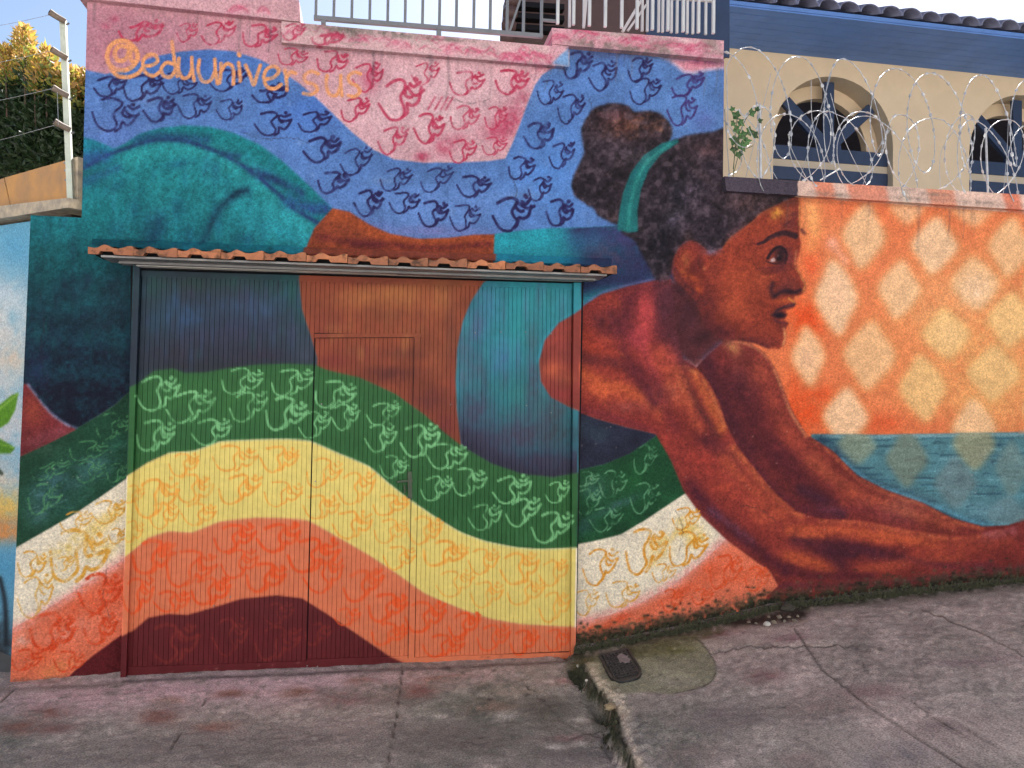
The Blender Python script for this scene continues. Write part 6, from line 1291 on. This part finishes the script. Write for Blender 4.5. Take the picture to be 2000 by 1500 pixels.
for (x, y, s, a) in ((1440, 226, .05, 2.6), (1433, 240, .035, 4), (1446, 238, .045, -.6), (1468, 220, .045, .3), (1479, 214, .03, 1.2), (1450, 262, .055, -1.0), (1463, 256, .05, .1), (1441, 252, .05, 3.6), (1474, 262, .045, -.6), (1436, 272, .055, -2), (1449, 282, .06, -1.1), (1434, 290, .04, -1.6), (1443, 300, .045, -1.3), (1458, 276, .04, .2), (1431, 214, .03, 2), (1484, 236, .03, .4)):
    lobed(x, y, s, a, .04 + random.random() * .06)

# ------------------------------------------------------------------ the neighbour's side, far left
def lslab(name, mat, quad, off, th, parent, inv_, colors=None):
    q = [at_l(*p, off) for p in quad]                         # TL TR BR BL
    bk = [p - np.array([NRM[0], NRM[1], 0]) * th for p in q]
    mb = MB(); mb.add([*q, *bk], [(3, 2, 1, 0), (4, 5, 6, 7), (0, 1, 5, 4), (1, 2, 6, 5), (2, 3, 7, 6), (3, 0, 4, 7)]); o = mesh_obj(name, mb.v, mb.f, M[mat], parent); o.matrix_parent_inverse = inv_; return o
och = tag(empty('ochre_wall', tuple(at_l(40, 400))), 'weathered ochre garden wall with a concrete ledge below the shrub', 'wall'); oi_ = Matrix.Translation(-och.location)
lslab('wall_panel', 'ochre', ((9, 347), (142, 309), (142, 388), (21, 399)), 0, .15, och, oi_); lslab('wall_panel', 'ochre', ((-180, 400), (7, 348), (19, 400), (-180, 440)), 0, .15, och, oi_); lslab('joint_backing', 'hole', ((-20, 362), (60, 338), (60, 392), (-20, 400)), -.008, .1, och, oi_)
lslab('ledge', 'ledge', ((-180, 424), (134, 386), (134, 405), (-180, 456)), .10, .26, och, oi_); lslab('shaded_wall_foot', 'hole', ((-180, 440), (140, 402), (140, 1400), (-180, 1400)), -.02, .12, och, oi_)  # wall below the ledge coloured near-black for the shadow there
lslab('end_pier', 'ledge', ((131, 311), (152, 306), (152, 412), (131, 416)), .012, .2, och, oi_)
# painted neighbour wall
fill([(-420, 420), (75, 420), (75, 1500), (-420, 1500)], (112, 174, 204), 0); nb = full(poly_mask([(-420, 420), (75, 420), (75, 1500), (-420, 1500)], 0))
for x, y, rx, ry, c, a in ((10, 660, 70, 120, (222, 216, 208), .95), (-60, 700, 120, 140, (220, 214, 206), .95), (30, 600, 30, 50, (214, 220, 222), .9), (0, 570, 30, 20, (200, 212, 220), .8), (20, 700, 30, 30, (226, 198, 170), .6), (25, 620, 12, 20, (120, 176, 200), .6), (0, 830, 120, 80, (206, 206, 206), .95), (0, 940, 90, 50, (214, 206, 196), .9), (0, 990, 90, 40, (234, 196, 110), .9), (0, 1035, 90, 30, (230, 150, 84), .95), (0, 1110, 90, 40, (92, 160, 196), .95), (-20, 1260, 80, 70, (60, 62, 66), .9), (30, 480, 30, 40, (100, 168, 204), .7)):
    dab(x, y, rx, ry, c, a, clip=nb)
fill([(-60, 800), (0, 790), (22, 772), (36, 767), (30, 800), (16, 826), (0, 836), (-60, 860)], (96, 146, 40), 1.2); stroke([(-20, 815), (34, 770)], 3, (150, 190, 80), .7, .8); fill([(-40, 850), (0, 857), (20, 868), (30, 875), (20, 886), (0, 886), (-40, 880)], (84, 134, 36), 1.2); stroke([(-20, 862), (26, 874)], 2, (140, 180, 70), .7, .8); stroke([(-10, 910), (3, 925)], 4, (50, 60, 40), .8, .6); stroke([(0, 1130), (10, 1180), (12, 1260)], 6, (40, 44, 50), .9, .7)
V, Fc, nu, nv = quad_grid(*[at_l(*p, .03) for p in ((-420, 500), (60, 432), (60, 1420), (-420, 1300))], .014)
px, py = proj(V[:, 0], V[:, 1], V[:, 2]); cols = sample(CV, px, py)
nw = mesh_obj('neighbour_wall', V, Fc, M['mural'], None, False, cols); tag(nw, 'neighbouring wall painted with blue sky, white clouds and green leaves', 'wall')
sol = nw.modifiers.new('thickness', 'SOLIDIFY'); sol.thickness = .04; sol.offset = -1
# electric fence post
post = tag(empty('electric_fence_post', tuple(at_l(138, 386, .03))), 'pale metal electric fence post with tube insulators on the ledge', 'fence post'); po = Matrix.Translation(-post.location)
pA, pB = at_l(136, 388, .05), at_l(121, 36, .05); pB = np.array([pB[0], pB[1], pB[2]])
def pst(nm, mb, mat, smooth=False):
    o = mesh_obj(nm, mb.v, mb.f, M[mat], post, smooth); o.matrix_parent_inverse = po; return o
mb = MB(); mb.bar(pA, pB, .030, .004, up=(0, 1, 0)); mb.bar(pA + np.array([.016, .014, 0]), pB + np.array([.016, .014, 0]), .004, .032, up=(0, 1, 0)); pst('post', mb, 'greypaint')
for (x, y) in ((114, 34), (118, 106), (120, 180), (124, 246)):
    c = at_l(x + 8, y + 6, .06); dvec = np.array([-.058, -.045, .026]); mb = MB(); mb.tube([tuple(c + np.array([.01, .01, 0])), tuple(c + dvec * .5), tuple(c + dvec)], [.018, .018, .020], 12); ins = pst('insulator', mb, 'insulator', False)
    mb = MB(); e = c + dvec * 1.005; mb.tube([tuple(e), tuple(e + dvec * .03)], .010, 10); o = mesh_obj('bore', mb.v, mb.f, M['hole'], ins)
    mb = MB(); c2_ = at_l(x + 16, y + 14, .04); mb.tube([tuple(c2_), tuple(c2_ + np.array([.02, -.02, 0]))], .006, 6); pst('bolt', mb, 'steel')
for (x, y) in ((125, 318), (126, 333), (127, 352)):
    c = at_l(x + 1.5, y, .052); mb = MB(); mb.tube([tuple(c), tuple(c + np.array([0, -.004, 0]))], .007, 8); pst('bolt_hole', mb, 'steel')
for (a, b, sag) in (((103, 28), (-120, 62), 6), ((105, 98), (-120, 140), 4), ((106, 172), (-120, 214), 4), ((108, 244), (-120, 300), 3), ((112, 180), (114, 244), 1)):
    q = spline([at_l(a[0], a[1], .12), at_l((a[0] + b[0]) / 2, (a[1] + b[1]) / 2 + sag, .12), at_l(b[0], b[1], .12)], False, 6); mb = MB(); mb.tube([tuple(p) for p in q], .0016, 4); pst('wire', mb, 'wire')

# ------------------------------------------------------------------ cover, rubble, moss at the foot of the wall
def on_ground(px_, py_):
    z = .05
    for _ in range(6):
        p = at_z(px_, py_, z); z = float(ground_z(p[0], p[1]))
    return at_z(px_, py_, z)
cTL, cTR, cBR, cBL = (on_ground(*p) for p in ((1170, 1282), (1226, 1271), (1262, 1324), (1196, 1342)))
cc = (cTL + cTR + cBR + cBL) / 4; ux = ((cTR - cTL) + (cBR - cBL)) / 2; uy = ((cTL - cBL) + (cTR - cBR)) / 2
cov = tag(empty('inspection_cover', tuple(cc)), 'black ribbed iron inspection cover sunk in the mossy mortar patch', 'cover'); ci = Matrix.Translation(-cov.location)
def outline(sc, r, z, n=6):
    pts = []
    for (sx_, sy_, a0) in ((1, 1, 0), (-1, 1, 90), (-1, -1, 180), (1, -1, 270)):
        rr = r if sy_ < 0 else .06
        for k in range(n + 1):
            a = math.radians(a0 + 90 * k / n); pts.append(cc + ux * (.5 * sc * sx_ - rr * sx_ + rr * math.cos(a)) + uy * (.5 * sc * sy_ - rr * sy_ + rr * math.sin(a)) + np.array([0, 0, z]))
    return pts
mb = MB(); o1, o2_ = outline(1.0, .3, .010), outline(1.0, .3, -.04); n = len(o1); mb.add(o1, [tuple(range(n))]); mb.add(o1 + o2_, [(k, k + n, (k + 1) % n + n, (k + 1) % n) for k in range(n)]); o = mesh_obj('plate', mb.v, mb.f, M['castiron'], cov); o.matrix_parent_inverse = ci
mb = MB(); a_, b_ = outline(1.0, .3, .018), outline(.90, .28, .018); a2_, b2_ = outline(1.0, .3, -.01), outline(.90, .28, .008)
mb.add(a_ + b_ + a2_ + b2_, [(k, (k + 1) % n, (k + 1) % n + n, k + n) for k in range(n)] + [(k, k + 2 * n, (k + 1) % n + 2 * n, (k + 1) % n) for k in range(n)] + [(k + n, (k + 1) % n + n, (k + 1) % n + 3 * n, k + 3 * n) for k in range(n)]); o = mesh_obj('rim', mb.v, mb.f, M['castiron'], cov); o.matrix_parent_inverse = ci
mb = MB()
for i in range(13):
    v = -.43 + i * .86 / 12; w = .40 if abs(v) < .3 or v > 0 else .40 * math.sqrt(max(0, 1 - ((abs(v) - .2) / .32) ** 2)); mb.bar(cc + uy * v - ux * w + np.array([0, 0, .013]), cc + uy * v + ux * w + np.array([0, 0, .013]), .009, .008)
for i in range(7):
    u = -.36 + i * .12; mb.bar(cc + ux * u - uy * .38 + np.array([0, 0, .012]), cc + ux * u + uy * .44 + np.array([0, 0, .012]), .007, .007)
o = mesh_obj('rib_pattern', mb.v, mb.f, M['castiron'], cov); o.matrix_parent_inverse = ci
M['spill'] = plain('pink_dried_paint', (0.30, 0.22, 0.22), .8, scale=30, c2=(0.16, 0.12, 0.12))
mb = MB(); pts = [cc + ux * (.16 + r_ * math.cos(a)) + uy * (.16 + r_ * .9 * math.sin(a)) + np.array([0, 0, .0185]) for a, r_ in [(k * 2 * math.pi / 18, .20 * random.uniform(.55, 1.15)) for k in range(18)]]; mb.add(pts, [tuple(range(18))]); o = mesh_obj('dried_paint', mb.v, mb.f, M['spill'], cov); o.matrix_parent_inverse = ci
def stone(px_, py_, r, c, label, grp):
    p = on_ground(px_, py_); g2 = random.Random(int(px_ * 31 + py_)); mb = MB(); ph = [(-.9, .45), (-.35, .95), (.3, .9), (.85, .5)]
    sc = (g2.uniform(.8, 1.3), g2.uniform(.7, 1.1), g2.uniform(.55, .8)); V = [(0, 0, -r * sc[2])]
    for z, q in ph:
        for k in range(7):
            a = 2 * math.pi * k / 7 + z; j = g2.uniform(.6, 1.25); V.append((math.cos(a) * q * r * sc[0] * j, math.sin(a) * q * r * sc[1] * j, z * r * sc[2] * g2.uniform(.8, 1.2)))
    V.append((0, 0, r * sc[2])); Fc = [(0, 1 + (k + 1) % 7, 1 + k) for k in range(7)]
    for l in range(3):
        for k in range(7): Fc.append((1 + l * 7 + k, 1 + l * 7 + (k + 1) % 7, 8 + l * 7 + (k + 1) % 7, 8 + l * 7 + k))
    Fc += [(22 + k, 22 + (k + 1) % 7, 29) for k in range(7)]
    o = mesh_obj('rubble_stone', V, Fc, c); o.location = (p[0], p[1], p[2] + r * sc[2] * .55); o.rotation_euler = (g2.uniform(-.3, .3), g2.uniform(-.3, .3), g2.uniform(0, 6)); tag(o, label, 'stone', grp)
M['palestone'] = plain('pale_stone', (0.55, 0.52, 0.48), .85, scale=30)
M['darkstone'] = plain('dark_clod', (0.05, 0.042, 0.030), .95, scale=30)
for (x, y, r) in ((1462, 1217, .014), (1476, 1219, .012), (1512, 1217, .016), (1522, 1208, .022), (1540, 1207, .018), (1552, 1213, .015), (1532, 1215, .013), (1502, 1207, .013), (1558, 1205, .012)): stone(x, y, r, M['stone'], 'brown rubble stone in the broken hollow at the foot of the painted arm', 'rubble in the hollow under the painted arm')
stone(1498, 1221, .024, M['palestone'], 'pale white stone among the brown rubble under the painted arm', None); stone(1537, 1192, .048, M['darkstone'], 'dark mossy clod of earth against the wall above the rubble', None)
for (x, y, r) in ((1128, 1302, .010), (1145, 1330, .009), (1150, 1296, .008)): stone(x, y, r, M['palestone'], 'small pale pebble lying beside the broken pavement edge', 'pebbles by the broken edge')
stone(1190, 1384, .028, plain('ochre_chunk', (0.34, 0.25, 0.15), .9, scale=30), 'ochre chunk of broken concrete lodged in the crack', None)
mb = MB(); gm = random.Random(3)
for k in range(9000):
    x = gm.uniform(WB2[0, 0] - .02, 5.2); dens = .5 + .5 * float(fast_noise(x, 0, 3))
    if gm.random() > dens: continue
    y = -abs(gm.gauss(0, .022)) - .002; z = float(np.interp(x, WB2[:, 0], WB2[:, 1])) + .002
    up = gm.random() < .35
    if up: y = -.006 - gm.random() * .004; z += abs(gm.gauss(0, .022))
    s = gm.uniform(.004, .013); a = gm.uniform(0, 6.28); q = [(x + s * math.cos(a + i * 2.1), y + s * .6 * math.sin(a + i * 2.1), z - .004) for i in range(3)] + [(x + gm.uniform(-.4, .4) * s, y - s * .6, z + s * gm.uniform(.8, 1.8))]
    mb.add(q, [(0, 1, 3), (1, 2, 3), (2, 0, 3)])
ck = MB
for k in range(2600):
    yy = -abs(gm.gauss(0, .5)) - .01
    if yy < -1.5: continue
    x = float(crack_x(yy)) - .02 + gm.gauss(0, .022); z = float(ground_z(x, yy)) - .012
    if float(fast_noise(x * .4, yy, 7)) < .42: continue
    s = gm.uniform(.004, .010); a = gm.uniform(0, 6.28); q = [(x + s * math.cos(a + i * 2.1), yy + s * math.sin(a + i * 2.1), z - .01) for i in range(3)] + [(x, yy, z + s * gm.uniform(.8, 1.8))]
    mb.add(q, [(0, 1, 3), (1, 2, 3), (2, 0, 3)])
tag(mesh_obj('moss', mb.v, mb.f, M['moss']), 'dark moss growing along the foot of the wall and in the crack', 'moss', kind='stuff')

# ------------------------------------------------------------------ houses across the street (added out of view, sunlit white to throw light back on the wall)
M['bounce_white'] = plain('bounce_white_render', (0.82, 0.81, 0.79), .9, var=.03, scale=2); M['shutter'] = plain('green_shutter_paint', (0.06, 0.13, 0.09), .5)  # white render chosen to bounce sunlight onto the shaded wall
def bounce_house(x0, x1, h, label):
    y = -9.4; z0 = float(ground_z(np.clip((x0 + x1) / 2, -9, 12), -2.6)) - .4; root = tag(empty('added_bounce_house', ((x0 + x1) / 2, y, z0)), label, 'house', None); iv = Matrix.Translation(-root.location)
    def pr(nm, mb, mat, par=root):
        o = mesh_obj(nm, mb.v, mb.f, M[mat], par)
        if par is root: o.matrix_parent_inverse = iv
        return o
    mb = MB(); mb.box((x0, y - 6, z0), (x1, y, z0 + h)); pr('wall', mb, 'bounce_white')
    mb = MB(); mb.add([(x0 - .0, y + .35, z0 + h - .05), (x1, y + .35, z0 + h - .05), (x1, y - 3, z0 + h + 1.5), (x0, y - 3, z0 + h + 1.5), (x0, y - 6.3, z0 + h - .05), (x1, y - 6.3, z0 + h - .05)], [(0, 1, 2, 3), (3, 2, 5, 4), (1, 0, 4, 5), (0, 3, 4), (1, 5, 2)]); pr('roof', mb, 'terracotta')
    w = (x1 - x0) / 3
    for i in range(3):
        c = x0 + w * (i + .5)
        if i == 1: mb = MB(); mb.box((c - .45, y - .05, z0 + .1), (c + .45, y + .04, z0 + 2.3)); d = pr('door', mb, 'shutter'); continue
        mb = MB(); mb.box((c - .5, y - .05, z0 + 1.1), (c + .5, y + .03, z0 + 2.4)); f = pr('window', mb, 'shutter'); mb = MB(); mb.box((c - .4, y + .031, z0 + 1.2), (c + .4, y + .036, z0 + 2.3)); o = pr('pane', mb, 'glass', f)
bounce_house(-14, -5, 6.8, 'added unseen house bouncing light across the street, downhill end of the row'); bounce_house(-4.98, 4.0, 8.0, 'taller added unseen house bouncing light across the street towards the garage gate'); bounce_house(4.02, 13, 7.4, 'added unseen house bouncing light across the street towards the orange lattice')
